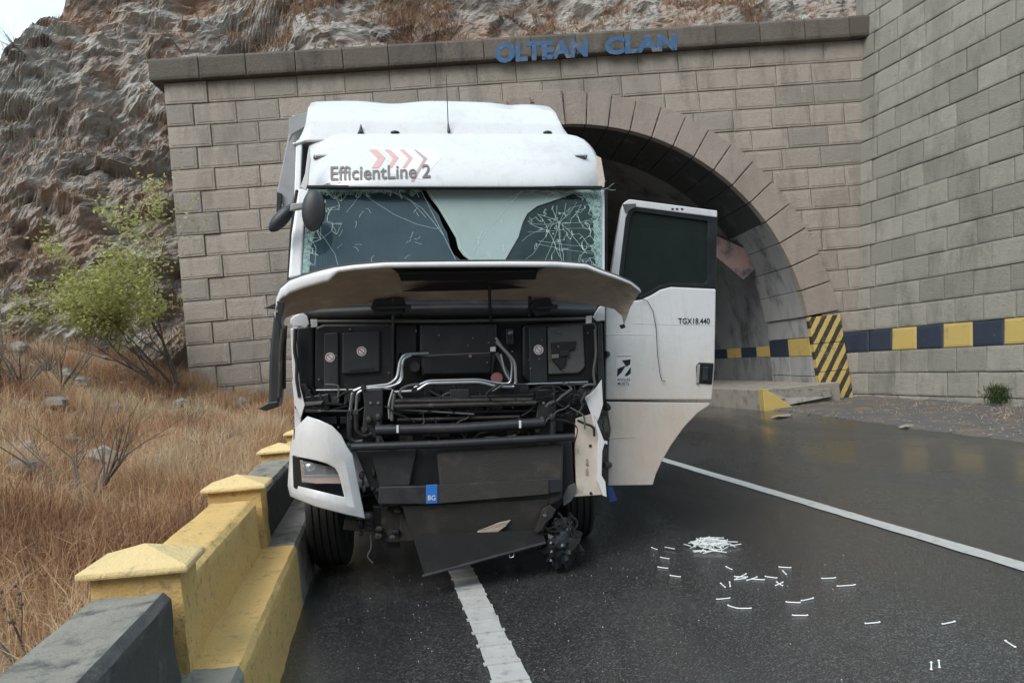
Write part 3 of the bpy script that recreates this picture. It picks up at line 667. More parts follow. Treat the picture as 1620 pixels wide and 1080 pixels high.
sb = MB().prism([(kl.x + .30, kl.y - .12, .02), (rx - .02, -.28, .0), (rx + .12, kl.y, .16), (kl.x + .1, kl.y + .02, .26)], (0, 0, .20)); tag(sb.build('broken_slab', M['bgrey'], M=PM, bevel=.02), 'tilted broken concrete slab beside the yellow kerb wedge', 'slab')
# tilted board hanging on the tunnel wall
def tw(px, py, y): return PMI @ onplane(px, py, PZ + SN * y, SN)
bq = [tw(1120, 368, 2.0), tw(1206, 404, 2.0), tw(1192, 428, 2.0), tw(1176, 442, 2.0), tw(1132, 405, 2.0)]
bd = empty('hanging_board', 'pinkish weathered board hanging askew on the tunnel wall', 'board', M=PM @ Matrix.Translation(bq[0]))
T0 = Matrix.Translation(-bq[0])
MB().prism(bq, (.0, .06, 0)).build('panel', M['pink'], bd, bevel=.006, M=T0)
MB().tube([tw(1118, 363, 1.97), tw(1208, 405, 1.97)], .025, 6).build('edge_bar', M['iron'], bd, M=T0)
MB().tube([tw(1160, 385, 2.03), tw(1215, 330, 2.3), tw(1225, 322, 2.5)], .02, 6).build('bracket', M['iron'], bd, M=T0)

# ================================================================== ROADSIDE BARRIER on the left
bar = empty('roadside_barrier', 'yellow and grey painted concrete barrier wall with pyramid capped pillars', 'barrier', road(-.84, 2.9))
BI = Matrix.Translation(-Vector(road(-.84, 2.9)))
PY_ = [-3.6, -1.35, .90, 3.13, 5.35, 7.85, 10.2, 12.4, 14.6]
def sect(name, prof, Y0, Y1, mt, amp=.010, n_=24, topmat=None):
    mb = MB(); n2 = 10; P_ = []
    full = []
    for a, b_ in zip(prof, prof[1:]):
        for i in range(n2): full.append((a[0] + (b_[0] - a[0]) * i / n2, a[1] + (b_[1] - a[1]) * i / n2))
    full.append(prof[-1]); m_ = len(full)
    for j in range(n_):
        Y = Y0 + (Y1 - Y0) * j / (n_ - 1)
        for (c_, z_) in full:
            d = amp * mn.fractal(Vector((c_ * 6, Y * 4, z_ * 6)), 1, 2, 4) + amp * .7 * mn.noise(Vector((c_ * 2, Y * 1.3, z_ * 2 + 5)))
            mb.v.append(tuple(road(c_ + d, Y, z_ + d)))
    for j in range(n_ - 1):
        for i in range(m_ - 1): mb.f.append((j * m_ + i, j * m_ + i + 1, (j + 1) * m_ + i + 1, (j + 1) * m_ + i)); mb.m.append(1 if topmat and full[i][1] == full[i + 1][1] else 0)
    mb.f.append(tuple(range(m_))); mb.m.append(0); mb.f.append(tuple((n_ - 1) * m_ + i for i in range(m_ - 1, -1, -1))); mb.m.append(0)
    return mb.build(name, [mt, topmat] if topmat else mt, bar, smooth=True, M=BI, angle=50)
kerbp = [(KERB - .04, -.2), (KERB - .055, .40), (KERB - .075, .435), (-.97, .435)]
wallp = [(-.915, .3), (-.92, .785), (-.955, .815), (-1.24, .815), (-1.26, .79), (-1.265, -.2)]
pier = [(-.89, .2), (-.895, .885), (-1.285, .885), (-1.29, -.2)]
for k in range(len(PY_) - 1):
    yel = k in (3, 5, 7, 1)
    far = k >= 4
    sect('wall_section', wallp, PY_[k] + .12, PY_[k + 1] - .10, M['byellow'] if yel else M['bblack'], topmat=None if yel else M['bgrey'], n_=46, amp=.010 if yel else .013)
    sect('kerb_section', kerbp, PY_[k] + (.02 if k else 0), PY_[k + 1] + .02, M['byellow'] if yel else M['bgrey'], n_=34)
for k, Y in enumerate(PY_):
    sect('pillar', pier, Y - .02, Y + .24, M['byellow'], .006, 5)
    cx_, cy_ = -1.09, Y + .11; hw, hl = .24, .18
    mb = MB(); z0, z1, z2 = .88, .912, .985
    j = [rg.uniform(-.012, .012) for _ in range(8)]
    ring = lambda z, g: [road(cx_ - hw - g + j[0], cy_ - hl - g, z), road(cx_ + hw + g, cy_ - hl - g + j[1], z), road(cx_ + hw + g + j[2], cy_ + hl + g, z), road(cx_ - hw - g, cy_ + hl + g + j[3], z)]
    mb.add(ring(z0, 0) + ring(z1, 0) + [road(cx_ + j[4], cy_ + j[5], z2)], [(3, 2, 1, 0), (0, 1, 5, 4), (1, 2, 6, 5), (2, 3, 7, 6), (3, 0, 4, 7), (4, 5, 8), (5, 6, 8), (6, 7, 8), (7, 4, 8)])
    mb.build('pillar_cap', M['byellow_cap'], bar, bevel=.012, M=BI)

# ================================================================== TRUCK
TO = Vector((-.51, 5.55, 0)); HEAD, LEAN = R(7.5), R(3.3)
TM = Matrix.Translation(TO) @ Matrix.Rotation(HEAD, 4, 'Z')
truck = empty('truck', 'crashed white tractor truck with torn open front standing before the tunnel', 'truck', M=TM)
LM = Matrix.Translation((0, 0, .6)) @ Matrix.Rotation(LEAN, 4, 'Y') @ Matrix.Translation((0, 0, -.6))   # the cab leans on its broken suspension
CM = TM @ LM; CI = CM.inverted(); TI = TM.inverted()
def L(px, py, y, Inv=None):
    Inv = Inv or CI; o_ = Inv @ CAMP; d = (Inv.to_3x3() @ ray(px, py)); t = (y - o_.y) / d.y
    return o_ + d * t
def part(mb, name, mt, parent=None, bevel=0, **k): return mb.build(name, mt, parent or truck, bevel=bevel, M=LM, **k)
def plate(name, pts, y, th, mt, parent=None, bevel=.006, **k):
    """outline given by pixels on the plane y (number or function of the pixel), th deep"""
    f = y if callable(y) else (lambda a, b: y)
    return part(MB().prism([L(a, b, f(a, b)) for a, b in pts], (0, th, 0)), name, mt, parent, bevel, **k)
def pipe(name, pts, y, r, mt, parent=None, n=8, sub=4, **k):
    P_ = [L(p[0], p[1], p[2] if len(p) > 2 else y) for p in pts]; o_ = []
    for i in range(len(P_)):                       # round the corners
        if 0 < i < len(P_) - 1:
            a, b_, c_ = P_[i - 1], P_[i], P_[i + 1]; ra = min(.05, (b_ - a).length * .4, (c_ - b_).length * .4)
            s0 = b_ + (a - b_).normalized() * ra; s1 = b_ + (c_ - b_).normalized() * ra
            for q in range(sub + 1): t = q / sub; o_.append(s0 * (1 - t) ** 2 + b_ * 2 * t * (1 - t) + s1 * t * t)
        else: o_.append(P_[i])
    return part(MB().tube(o_, r, n), name, mt, parent, smooth=True, **k)
def disc(name, px, py, rpx, y, mt, parent=None, th=.01, n=24):
    c = L(px, py, y); r = rpx * (c - L(px, py, y)).length if False else (L(px + rpx, py, y) - c).length
    return part(MB().prism([c + Vector((math.cos(2 * math.pi * i / n) * r, 0, math.sin(2 * math.pi * i / n) * r)) for i in range(n)], (0, th, 0)), name, mt, parent)
def blk(name, x0, x1, y0, y1, y, th, mt, parent=None, bevel=.006): return plate(name, [(x0, y1), (x1, y1), (x1, y0), (x0, y0)], y, th, mt, parent, bevel)

XL, XR = L(459, 480, .05).x, L(956, 480, .05).x
ZR = L(700, 212, .5).z                            # roof edge height
# --- cab shell
sp_ = MB().prism([(XL, .08, .95), (XL, 2.15, .95), (XL, 2.15, ZR - .05), (XL, .55, ZR - .05), (XL, .12, 2.35)], (.05, 0, 0)); part(sp_, 'side_panel', M['white'], bevel=.01)
sp_ = MB().prism([(XR - .05, 1.2, .95), (XR - .05, 2.15, .95), (XR - .05, 2.15, ZR - .05), (XR - .05, .55, ZR - .05), (XR - .05, .45, 3.12), (XR - .05, 1.2, 3.12)], (.05, 0, 0)); part(sp_, 'side_panel', M['white'], bevel=.01)
part(MB().box(XL + .05, XR - .05, 2.1, 2.16, .95, ZR - .05), 'rear_panel', M['white'], bevel=.01)
part(MB().box(XL + .05, XR - .05, .22, 2.1, 1.25, 1.33), 'cab_floor', M['dark'])
part(MB().box(XL + .05, XR - .05, 2.04, 2.09, 1.3, ZR - .1), 'rear_trim', M['plastic2'])
part(MB().box(XL + .04, XR - .04, .62, 2.12, ZR - .06, ZR - .02), 'roof_panel', M['white'], bevel=.01)
part(MB().box(XL + .06, XR - .06, .14, .5, 2.02, 2.16), 'dashboard', M['plastic'], bevel=.03)
for sx_ in (-.62, .62):
    st = part(MB().box(sx_ - .26, sx_ + .26, 1.05, 1.6, 1.6, 1.75), 'seat', M['cloth'], bevel=.05); part(MB().box(sx_ - .25, sx_ + .25, 1.5, 1.68, 1.7, 2.4), 'seat_back', M['cloth'], st, bevel=.06)
ring_ = [Vector((.62 + .23 * math.cos(a), .62 + .08 * math.sin(a), 2.22 + .215 * math.sin(a))) for a in np.linspace(0, 2 * math.pi, 33)]
part(MB().tube(ring_, .017, 6).tube([(.62, .62, 2.22), (.62, .4, 2.05)], .03, 6), 'steering_wheel', M['plastic'], smooth=True)
# --- windscreen surround
plate('pillar', [(456, 440), (477, 436), (482, 340), (489, 298), (472, 298), (461, 370)], lambda a, b: .02 + (430 - b) / 137 * .22, .12, M['white'], bevel=.012)
plate('door_seal', [(453, 460), (457, 460), (462, 370), (471, 300), (467, 300), (458, 370)], .22, .1, M['black'], bevel=.003)
plate('pillar', [(949, 428), (957, 432), (957, 300), (950, 300)], lambda a, b: .02 + (430 - b) / 137 * .22, .1, M['white'], bevel=.008)
plate('door_seal', [(957.5, 470), (961, 470), (961, 300), (957.5, 300)], .2, .1, M['black'], bevel=.003)
# --- roof header with lettering
def hy(a, b):
    t = max(0, (294 - b) / 82); return .06 + .44 * t ** 1.7 + .30 * min(1.3, abs((a - 715) / 240)) ** 6
rows = [(295, 481, 956.5), (284, 481.5, 955.5), (272, 483, 953), (260, 484.5, 949.5), (248, 486, 945), (238, 487.5, 940), (229, 489, 933), (221, 492, 924), (215.5, 497, 912), (212, 505, 895)]
def hdr(u, v):
    k = v * (len(rows) - 1); i = min(int(k), len(rows) - 2); f = k - i
    a = [rows[i][q] + (rows[i + 1][q] - rows[i][q]) * f for q in range(3)]; px = a[1] + (a[2] - a[1]) * u
    return L(px, a[0], hy(px, a[0]))
hd = part(MB().grid(110, 90, hdr), 'roof_header', M['white'], smooth=True, solid=-.03, angle=70)
plate('header_seal', [(486, 297), (953, 298), (953, 294), (486, 293)], .09, .06, M['black'], hd, .002)
crn = MB()
plate('torn_edge', [(951, 250), (957, 285), (956, 296), (948, 296), (947, 280), (944, 262), (943, 246)], .16, .03, M['beige'], hd, .002)
plate('torn_edge', [(484, 300), (475, 296), (478, 288), (484, 270), (486, 250), (489, 232), (491, 252), (488, 275), (487, 290)], .10, .03, M['sticker'], hd, .002)
def hsurf(px, py, off=.0055): p_ = L(px, py, hy(px, py)); return p_ + Vector((0, -off, 0))
text_on('lettering', 'EfficientLine 2', lambda u, v: hsurf(523 + 158 * u, 286 - 4.5 * u - 22.5 * v * (1 - .05 * u), .008), M['letter'], hd, .016, LM)
def decal(name, A, B, mt, off, n_=8):           # strip between two polylines, following the curved panel
    def at(P_, t): k = t * (len(P_) - 1); i_ = min(int(k), len(P_) - 2); f = k - i_; return (P_[i_][0] + (P_[i_ + 1][0] - P_[i_][0]) * f, P_[i_][1] + (P_[i_ + 1][1] - P_[i_][1]) * f)
    return part(MB().grid(6, n_ + 1, lambda u, v: (lambda a, b_: hsurf(a[0] + (b_[0] - a[0]) * u, a[1] + (b_[1] - a[1]) * u, off))(at(A, v), at(B, v))), name, mt, hd, fix=False)
decal('decal_field', [(598, 236), (622, 252), (602, 272)], [(686, 235), (698, 250), (668, 284)], M['palegrey'], .002)
for k, x in enumerate((584, 608, 632)):
    wd = (12, 9, 7)[k]; decal('chevron', [(x, 237), (x + 14, 251), (x + 4, 266)], [(x + wd, 237), (x + wd + 14, 250), (x + wd + 3, 266)], M['red'], .0038)
decal('chevron', [(655, 237), (670, 252), (650, 287)], [(658, 237), (676, 251), (655, 287)], M['redgrey'], .0038)
for x in (507, 918):
    ml = plate('marker_light', [(x - 12, 250.5), (x + 11, 250), (x + 12, 244.5), (x - 11, 245)], hy(x, 247) - .022, .05, M['greybox'], hd, .006)
    plate('lens', [(x - 9, 249.5), (x + 9, 249), (x + 9, 246), (x - 9, 246.3)], hy(x, 247) - .028, .02, M['chrome'], ml, .003)
# --- roof deflector
secs = []
zt = L(680, 171, 1.55).z
xl0, xr0 = L(486, 210, .8).x + .02, L(884, 210, .8).x
xl1, xr1 = L(503, 182, 1.5).x, L(853, 170, 1.5).x
for y, f in ((.52, 0.0), (.62, .30), (.8, .58), (1.05, .80), (1.3, .94), (1.55, 1.0), (2.1, 1.0)):
    secs.append((y, f))
def defl(u, v):
    k = v * (len(secs) - 1); i = min(int(k), len(secs) - 2); fr = k - i; y = secs[i][0] + (secs[i + 1][0] - secs[i][0]) * fr; f = secs[i][1] + (secs[i + 1][1] - secs[i][1]) * fr
    z0 = ZR - .08; h = (zt - z0) * f + .02; a, b_ = xl0 + (xl1 - xl0) * f, xr0 + (xr1 - xr0) * f
    # outline: left side up, across the top, right side down
    if u < .2: s_ = u / .2; x = a - .10 * (1 - s_) ** 1.5; z = z0 + h * min(1, s_ * 1.02) * (1 - .06 * s_) ; rnd = 0
    elif u > .8: s_ = (1 - u) / .2; x = b_ + .16 * (1 - s_) ** 1.2; z = z0 + h * min(1, s_ * 1.02) * (1 - .06 * s_)
    else: s_ = (u - .2) / .6; x = a + (b_ - a) * s_; z = z0 + h * (.94 + .06 * max(0, math.sin(math.pi * s_)) ** .5)
    # dents pressed in
    z -= .035 * f * math.exp(-((s_ - .33) / .10) ** 2) * (1 if .2 <= u <= .8 else 0) + .02 * f * math.exp(-((s_ - .83) / .05) ** 2) * (1 if .2 <= u <= .8 else 0)
    return Vector((x, y, z))
df = part(MB().grid(81, 60, defl), 'roof_deflector', M['white'], smooth=True, solid=-.02, angle=60)
an = part(MB().tube([L(710, 209, .55), L(709, 196, .56)], [.014, .006], 8), 'antenna', M['black'], hd, smooth=True)
part(MB().tube([L(709, 197, .56), L(706, 118, .62)], [.0045, .003], 5), 'whip', M['black'], an)
part(MB().tube([L(571, 212, .55), L(571, 205, .56), L(571, 197, .57)], [.03, .014, .004], 8), 'antenna', M['black'], hd, smooth=True)
for x in (625, 866): part(MB().ball(L(x, 211, .58), (.042, .04, .02)), 'roof_fixing', M['black'], hd, smooth=True)
# --- windscreen: torn laminated glass; middle pane coloured as sky reflection, right as hill reflection
def wy(a, b): return .0 + (430 - b) / 137 * .2
def wy2(a, b): return wy(a, b) - .012
wl_ = plate('windscreen_sheet', [(489, 297), (664, 297), (672, 310), (684, 328), (694, 340), (700, 356), (707, 368), (712, 390), (717, 402), (733, 414), (734, 450), (476, 450), (478, 400), (483, 345)], wy, .006, M['glass_left'], bevel=0)
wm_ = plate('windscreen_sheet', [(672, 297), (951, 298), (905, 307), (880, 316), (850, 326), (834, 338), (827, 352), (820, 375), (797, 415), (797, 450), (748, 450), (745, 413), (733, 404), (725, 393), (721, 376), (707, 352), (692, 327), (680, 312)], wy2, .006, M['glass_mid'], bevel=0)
wr_ = plate('windscreen_sheet', [(951, 298), (951, 450), (797, 450), (797, 415), (820, 375), (827, 352), (834, 338), (850, 326), (880, 316), (905, 307)], wy, .006, M['glass_right'], bevel=0)  # left edge follows the painted hill reflection, not a break in the glass
def cracks(parent, yf, lines, wd=.0024, off=.006):
    mb = MB()
    for ln in lines:
        P_ = [L(a, b, yf(a, b) - off) for a, b in ln]
        for p_, q in zip(P_, P_[1:]):
            d = (q - p_)
            if d.length < 1e-5: continue
            s_ = d.cross(Vector((0, 1, .3))).normalized() * wd * .5; mb.add([p_ - s_, q - s_, q + s_, p_ + s_], [(0, 1, 2, 3)])
    o_ = part(mb, 'crack_lines', M['crack'], parent, fix=False); o_['kind'] = 'stuff'; return o_
rg = random.Random(9)
def wander(x, y, ang, n_, st, curl=.35):
    o_ = [(x, y)]
    for _ in range(n_): ang += rg.uniform(-curl, curl); x += math.cos(ang) * st; y += math.sin(ang) * st; o_.append((x, y))
    return o_
def web(n_, gen, k_=3, dmax=26):
    P_ = [gen() for _ in range(n_)]; o_ = []
    for i_, p_ in enumerate(P_):
        for q in sorted(P_, key=lambda t: (t[0] - p_[0]) ** 2 + (t[1] - p_[1]) ** 2)[1:k_ + 1]:
            if math.dist(p_, q) < dmax: o_.append([p_, ((p_[0] + q[0]) / 2 + rg.uniform(-.6, .6), (p_[1] + q[1]) / 2 + rg.uniform(-.6, .6)), q])
    return o_
def gl_(): y = rg.uniform(300, 432); return (489 - (y - 298) * .08 + abs(rg.gauss(0, 9)), y)
def gt_(): return (rg.uniform(500, 668), 299 + abs(rg.gauss(0, 6)))
def gc_(): return (488 + abs(rg.gauss(0, 28)), 299 + abs(rg.gauss(0, 30)))
ll = web(150, gl_) + web(110, gt_) + web(70, gc_)
ll += [[(565, 299), (590, 318), (625, 340), (660, 355), (690, 362), (705, 360)], [(600, 298), (640, 310), (668, 330), (685, 350), (705, 372), (715, 398), (728, 411)], [(664, 298), (676, 318), (698, 348), (710, 385), (722, 406)],
       [(572, 303), (560, 322), (548, 336)], [(490, 352), (512, 375), (530, 402), (536, 425)], [(487, 370), (500, 392), (498, 420)], [(612, 300), (650, 318), (674, 344)]]
ll += [wander(rg.uniform(520, 700), rg.uniform(320, 410), rg.uniform(0, 6), 3, 4, .9) for _ in range(16)]
ll = [[(max(479, min(x, 664 + max(0, (y - 297)) * .5)), max(290, min(y, 440))) for x, y in ln] for ln in ll]
cracks(wl_, wy, ll, .0019)
lm = [[(828, 298), (800, 330), (770, 365), (748, 400)], [(676, 300), (694, 325), (709, 350), (724, 376), (729, 393), (746, 411)]] + [wander(rg.uniform(750, 800), rg.uniform(350, 405), rg.uniform(0, 6), 4, 3) for _ in range(10)]
lm += [wander(rg.uniform(820, 950), 299 + abs(rg.gauss(0, 3)), rg.choice((.2, 2.8)), 5, 5, .4) for _ in range(25)]
cracks(wm_, wy2, lm, .0022)
lr = []
for cx_, cy_, n_ in ((884, 352, 10), (868, 366, 7)):
    for k in range(n_): lr.append(wander(cx_, cy_, 6.28 * k / n_ + rg.uniform(-.25, .25), rg.randint(4, 8), 11, .28))
def gr_(): return (951 - abs(rg.gauss(0, 14)), rg.uniform(302, 432))
def gm_(): return (rg.gauss(885, 30), rg.gauss(362, 26))
lr += web(170, gr_) + web(120, gm_, 2, 26)
lr += [[(818, 376), (850, 386), (890, 394), (945, 402)], [(822, 372), (852, 381), (900, 388), (948, 391)], [(930, 303), (905, 330), (886, 352), (872, 390), (862, 412)]]
def inr(p): x, y = p; e_ = 797 + (415 - y) * .6 if y > 352 else 827 + (352 - y) ** 1.35 * .55; return x > min(e_, 945) and x < 952 and y > 302 and y < 440
lr2 = []
for ln in lr:
    cur = []
    for p_ in ln:
        if inr(p_): cur.append(p_)
        else:
            if len(cur) > 1: lr2.append(cur)
            cur = []
    if len(cur) > 1: lr2.append(cur)
cracks(wr_, wy, lr2, .0019)
for nm, pts in (('crushed_edge', [(478, 432), (481, 390), (484, 345), (490, 299), (508, 299), (498, 330), (500, 360), (491, 395), (489, 432)]), ('crushed_edge', [(495, 299), (520, 289), (560, 287), (600, 288), (650, 290), (671, 300), (660, 306), (610, 304), (560, 309), (515, 305)]), ('crushed_edge', [(951, 432), (951, 299), (900, 303), (925, 311), (938, 340), (940, 380), (943, 432)])):
    plate(nm, pts, lambda a, b: wy(a, b) - .012 - (.09 if b < 293 else 0), .003, M['crushed'], wr_ if pts[0][0] > 900 else wl_, 0)
# --- wiper-side mirrors on the left
mr_ = part(MB().ball(L(496, 333, -.12), (.085, .05, .155), 18, 12, M=Matrix.Rotation(R(4), 3, 'Y')), 'front_mirror', M['plastic2'], smooth=True)
plate('mirror_arm', [(458, 334), (492, 326), (492, 318), (460, 322)], -.06, .05, M['greymetal'], mr_, .008)
mr2 = part(MB().ball(L(445, 346, -.02), (.055, .05, .125), 16, 12, M=Matrix.Rotation(R(42), 3, 'Y')), 'kerb_mirror', M['plastic2'], smooth=True)
sm = plate('side_mirror', [(424, 643), (441, 644), (446, 600), (446, 520), (441, 492), (433, 494), (426, 560)], .05, .16, M['plastic2'], bevel=.02)
pipe('mirror_arm', [(448, 520), (444, 560), (444, 600), (442, 628)], .0, .018, M['iron'], sm); pipe('mirror_arm', [(452, 515), (450, 560), (450, 615)], .02, .012, M['plastic'], sm)
plate('mirror_bracket', [(417, 487), (440, 489), (444, 480), (436, 478)], .0, .06, M['plastic'], sm, .006)
plate('mirror_foot', [(406, 646), (420, 650), (441, 643), (440, 634), (425, 636)], .02, .1, M['plastic'], sm, .008)
# --- bent grey side fairing behind the cab
plate('side_fairing', [(462, 182), (490, 180), (494, 195), (478, 262), (463, 322), (450, 330), (438, 303), (455, 218)], 1.5, .05, M['greymetal'], bevel=.012)
plate('fairing_bracket', [(438, 304), (446, 306), (443, 336), (437, 336)], 1.46, .05, M['plastic'], bevel=.004)
plate('fairing_bracket', [(457, 186), (474, 180), (492, 178), (490, 196), (462, 212), (457, 222)], 1.4, .05, M['greymetal'], bevel=.004)
# --- raised front lid, its dusty underside towards us
topc = [(436, 488), (437, 474), (443, 459), (458, 446), (480, 438), (508, 430), (530, 425), (560, 421), (610, 417), (700, 416), (800, 415.5), (880, 416), (928, 420), (952, 430), (975, 438), (998, 448), (1014, 461)]
botc = [(447, 512), (452, 503), (462, 499), (480, 495), (505, 490), (530, 486), (560, 482), (590, 479), (630, 476), (700, 474), (790, 474), (880, 476), (928, 480), (950, 484), (972, 489), (984, 500), (987, 515)]
def lidy(px, f):
    e_ = min(1.15, abs((px - 722) / 285)); return (-.52 + .30 * e_ ** 4) * (1 - f) + (-.03 - .10 * e_ ** 3) * f
def lid(u, v):
    k = u * (len(topc) - 1); i = min(int(k), len(topc) - 2); f = k - i
    a = [topc[i][q] + (topc[i + 1][q] - topc[i][q]) * f for q in (0, 1)]; b_ = [botc[i][q] + (botc[i + 1][q] - botc[i][q]) * f for q in (0, 1)]
    px, py = a[0] + (b_[0] - a[0]) * v, a[1] + (b_[1] - a[1]) * v
    p_ = L(px, py, lidy(px, v)); w_ = .022 * math.sin(math.pi * v) + .012 * mn.fractal(Vector((u * 14, v * 3, 1)), 1, 2, 4) * math.sin(math.pi * v)
    w_ += .010 * (1 if .35 < v < .45 else 0) * (1 if .3 < u < .7 else 0)
    return p_ + Vector((0, w_, w_))
lo = part(MB().grid(97, 18, lid), 'front_lid', M['under'], smooth=True, angle=50, fix=False)
part(MB().grid(97, 18, lambda u, v: lid(u, v) + Vector((0, .014, .024))), 'outer_skin', M['white'], lo, smooth=True, fix=False)
def lip(u, v):                                     # rolled white lip on the near edge
    k = u * (len(topc) - 1); i = min(int(k), len(topc) - 2); f = k - i; a = [topc[i][q] + (topc[i + 1][q] - topc[i][q]) * f for q in (0, 1)]
    w_ = 9 if a[0] > 535 else 9 + 11 * min(1, (535 - a[0]) / 15) * (1 if a[0] > 450 else .8)
    w_ *= 1 - .5 * max(0, (a[0] - 900) / 115); p_ = L(a[0], a[1] - 2 + w_ * v, lidy(a[0], 0) - .02 - .012 * math.sin(v * math.pi))
    return p_
part(MB().grid(120, 5, lip), 'lid_lip', M['white'], lo, smooth=True, solid=-.006)
def ly(a, b): return -.50 + .45 * (b - 418) / 58
plate('lid_recess', [(617, 422), (868, 421), (850, 428), (848, 442), (634, 444), (630, 432)], lambda a, b: ly(a, b) - .02, .03, M['plastic'], lo, .004)
plate('recess_bar', [(634, 430), (852, 427), (852, 430), (634, 433)], lambda a, b: ly(a, b) - .04, .02, M['plastic2'], lo, .003)
plate('lid_slot', [(634, 461), (680, 450), (780, 446), (836, 455), (780, 458), (700, 460)], lambda a, b: ly(a, b) - .012, .02, M['dark'], lo, .003)
plate('lid_corner', [(438, 476), (449, 478), (446, 500), (443, 512), (440, 500)], -.30, .02, M['plastic'], lo, .003)
plate('corner_bolt', [(981, 514), (988, 512), (990, 518), (984, 520)], -.2, .03, M['plastic'], lo, .003)
for a, b_ in (((622, 470), (621, 600)), ((774, 450), (776, 508)), ((838, 470), (837, 500))):
    pipe('lid_strut', [(a[0], a[1], ly(*a) + .0), (b_[0], b_[1], .0)], 0, .012, M['plastic'])
for x0, x1 in ((586, 644), (838, 876)):
    plate('hinge_bracket', [(x0, 487), (x0 + 6, 474), (x1 - 6, 471), (x1, 484), (x1 - 8, 496), (x0 + 10, 500)], -.10, .08, M['dark'], bevel=.006)
    pipe('hinge_rod', [(x0 + 10, 487), (x1 + 6, 485)], -.12, .016, M['plastic2'])
# --- cowl and bulkhead
cw = part(MB().prism([L(470, 492, .06), L(945, 488, .06), L(945, 470, .12), L(470, 470, .12)], (0, .05, 0)), 'cowl', M['plastic2'], bevel=.004)
pipe('cowl_roll', [(478, 497), (600, 493), (720, 491), (850, 491), (940, 493)], .09, .055, M['plastic2'], n=14)
pipe('cowl_edge', [(500, 508.5), (700, 508), (930, 504)], .03, .012, M['greybox'])
plate('cowl_bracket', [(459, 512), (459, 505), (466, 499), (478, 494), (486, 500), (489, 512), (484, 519), (476, 516), (465, 516)], -.02, .03, M['white'], bevel=.006)
plate('cowl_tab', [(491, 505), (502, 505), (502, 517), (492, 518)], -.02, .012, M['white'], bevel=.003)
plate('cowl_bracket', [(938, 502), (948, 485), (957, 482), (957, 507), (945, 508)], -.02, .03, M['white'], bevel=.006)
plate('cowl_tab', [(927, 500), (937, 499), (936, 511), (927, 512)], -.02, .012, M['white'], bevel=.003)
plate('bulkhead', [(468, 512), (950, 505), (950, 640), (930, 700), (560, 705), (470, 640)], .16, .04, M['dark'])
bl = plate('bulkhead_panel', [(498, 517), (512, 512), (622, 511), (622, 625), (580, 630), (505, 624), (497, 612)], .07, .09, M['plastic'], bevel=.02)
plate('raised_rib', [(512, 527), (535, 525), (536, 640), (522, 640), (512, 622)], .035, .05, M['plastic2'], bl, .01)
plate('raised_pad', [(541, 526), (601, 522), (601, 588), (541, 592)], .035, .05, M['plastic2'], bl, .012)
plate('fold', [(553, 584), (592, 581), (592, 584), (553, 587)], .03, .02, M['dark'], bl, .002)
plate('corner_panel', [(468, 516), (497, 514), (497, 612), (508, 628), (474, 626), (468, 600)], .10, .06, M['plastic'], bevel=.02)
br = plate('bulkhead_panel', [(826, 516), (836, 512), (942, 509), (948, 525), (945, 590), (930, 612), (840, 610), (826, 596)], .08, .09, M['plastic'], bevel=.02)
plate('raised_rib', [(836, 517), (864, 515), (866, 606), (878, 622), (862, 624), (838, 606)], .035, .05, M['plastic2'], br, .01)
plate('moulded_pad', [(866, 517), (922, 513), (926, 580), (916, 590), (868, 592)], .05, .05, M['greybox'], br, .01)
plate('intake', [(872, 542), (912, 539), (910, 552), (898, 556), (896, 575), (888, 586), (874, 570)], .03, .04, M['dark'], br, .008)
plate('intake_tab', [(873, 561), (884, 560), (884, 566), (874, 567)], .02, .02, M['steel'], br, .002)
plate('intake_lip', [(886, 556), (900, 554), (901, 562), (887, 564)], .015, .03, M['plastic2'], br, .004)
cb = plate('heater_box', [(664, 512), (786, 510), (787, 548), (780, 592), (668, 594), (664, 560)], .08, .08, M['plastic2'], bevel=.015)
plate('heater_lid', [(668, 563), (778, 560), (776, 590), (670, 592)], .06, .04, M['plastic'], cb, .01); plate('heater_seam', [(668, 561), (776, 557), (776, 559), (668, 564)], .055, .02, M['greybox'], cb, .001)
plate('inner_column', [(625, 512), (660, 512), (660, 560), (632, 560), (626, 590)], .12, .04, M['plastic'], bevel=.01)
disc('pump', 656, 580, 8, .05, M['plastic2'], th=.07); disc('pump', 786, 598, 9, .06, M['stickred'], th=.05)
plate('fuse_tab', [(776, 549), (784, 548), (784, 556), (776, 556)], .05, .02, M['sticker'], bevel=.002); disc('cap', 744, 563, 2.5, .05, M['stickred'], th=.03)
plate('filler', [(800, 520), (812, 519), (813, 545), (801, 546)], .06, .06, M['plastic'], bevel=.01); plate('filler_cap', [(804, 524), (811, 523), (811, 528), (804, 529)], .05, .02, M['steel'], bevel=.002)
for x, y in ((522, 565), (572, 555.5), (852, 553)):
    s_ = disc('sticker', x, y, 7.6, .028, M['sticker'], th=.008)
    c = L(x, y, .0265); r_ = (L(x + 6.2, y, .0265) - c).length; rm = MB(); n_ = 24
    vo_ = [c + Vector((math.cos(2 * math.pi * i / n_) * r_ * q, 0, math.sin(2 * math.pi * i / n_) * r_ * q)) for q in (1, .78) for i in range(n_)]
    rm.add(vo_, [(i, (i + 1) % n_, n_ + (i + 1) % n_, n_ + i) for i in range(n_)])
    d_ = Vector((.70, 0, -.71)) * r_ * .85; e_ = Vector((.71, 0, .70)) * r_ * .12; rm.add([c - d_ - e_, c + d_ - e_, c + d_ + e_, c - d_ + e_], [(0, 1, 2, 3)])
    part(rm, 'ban_symbol', M['stickred'], s_, fix=False)
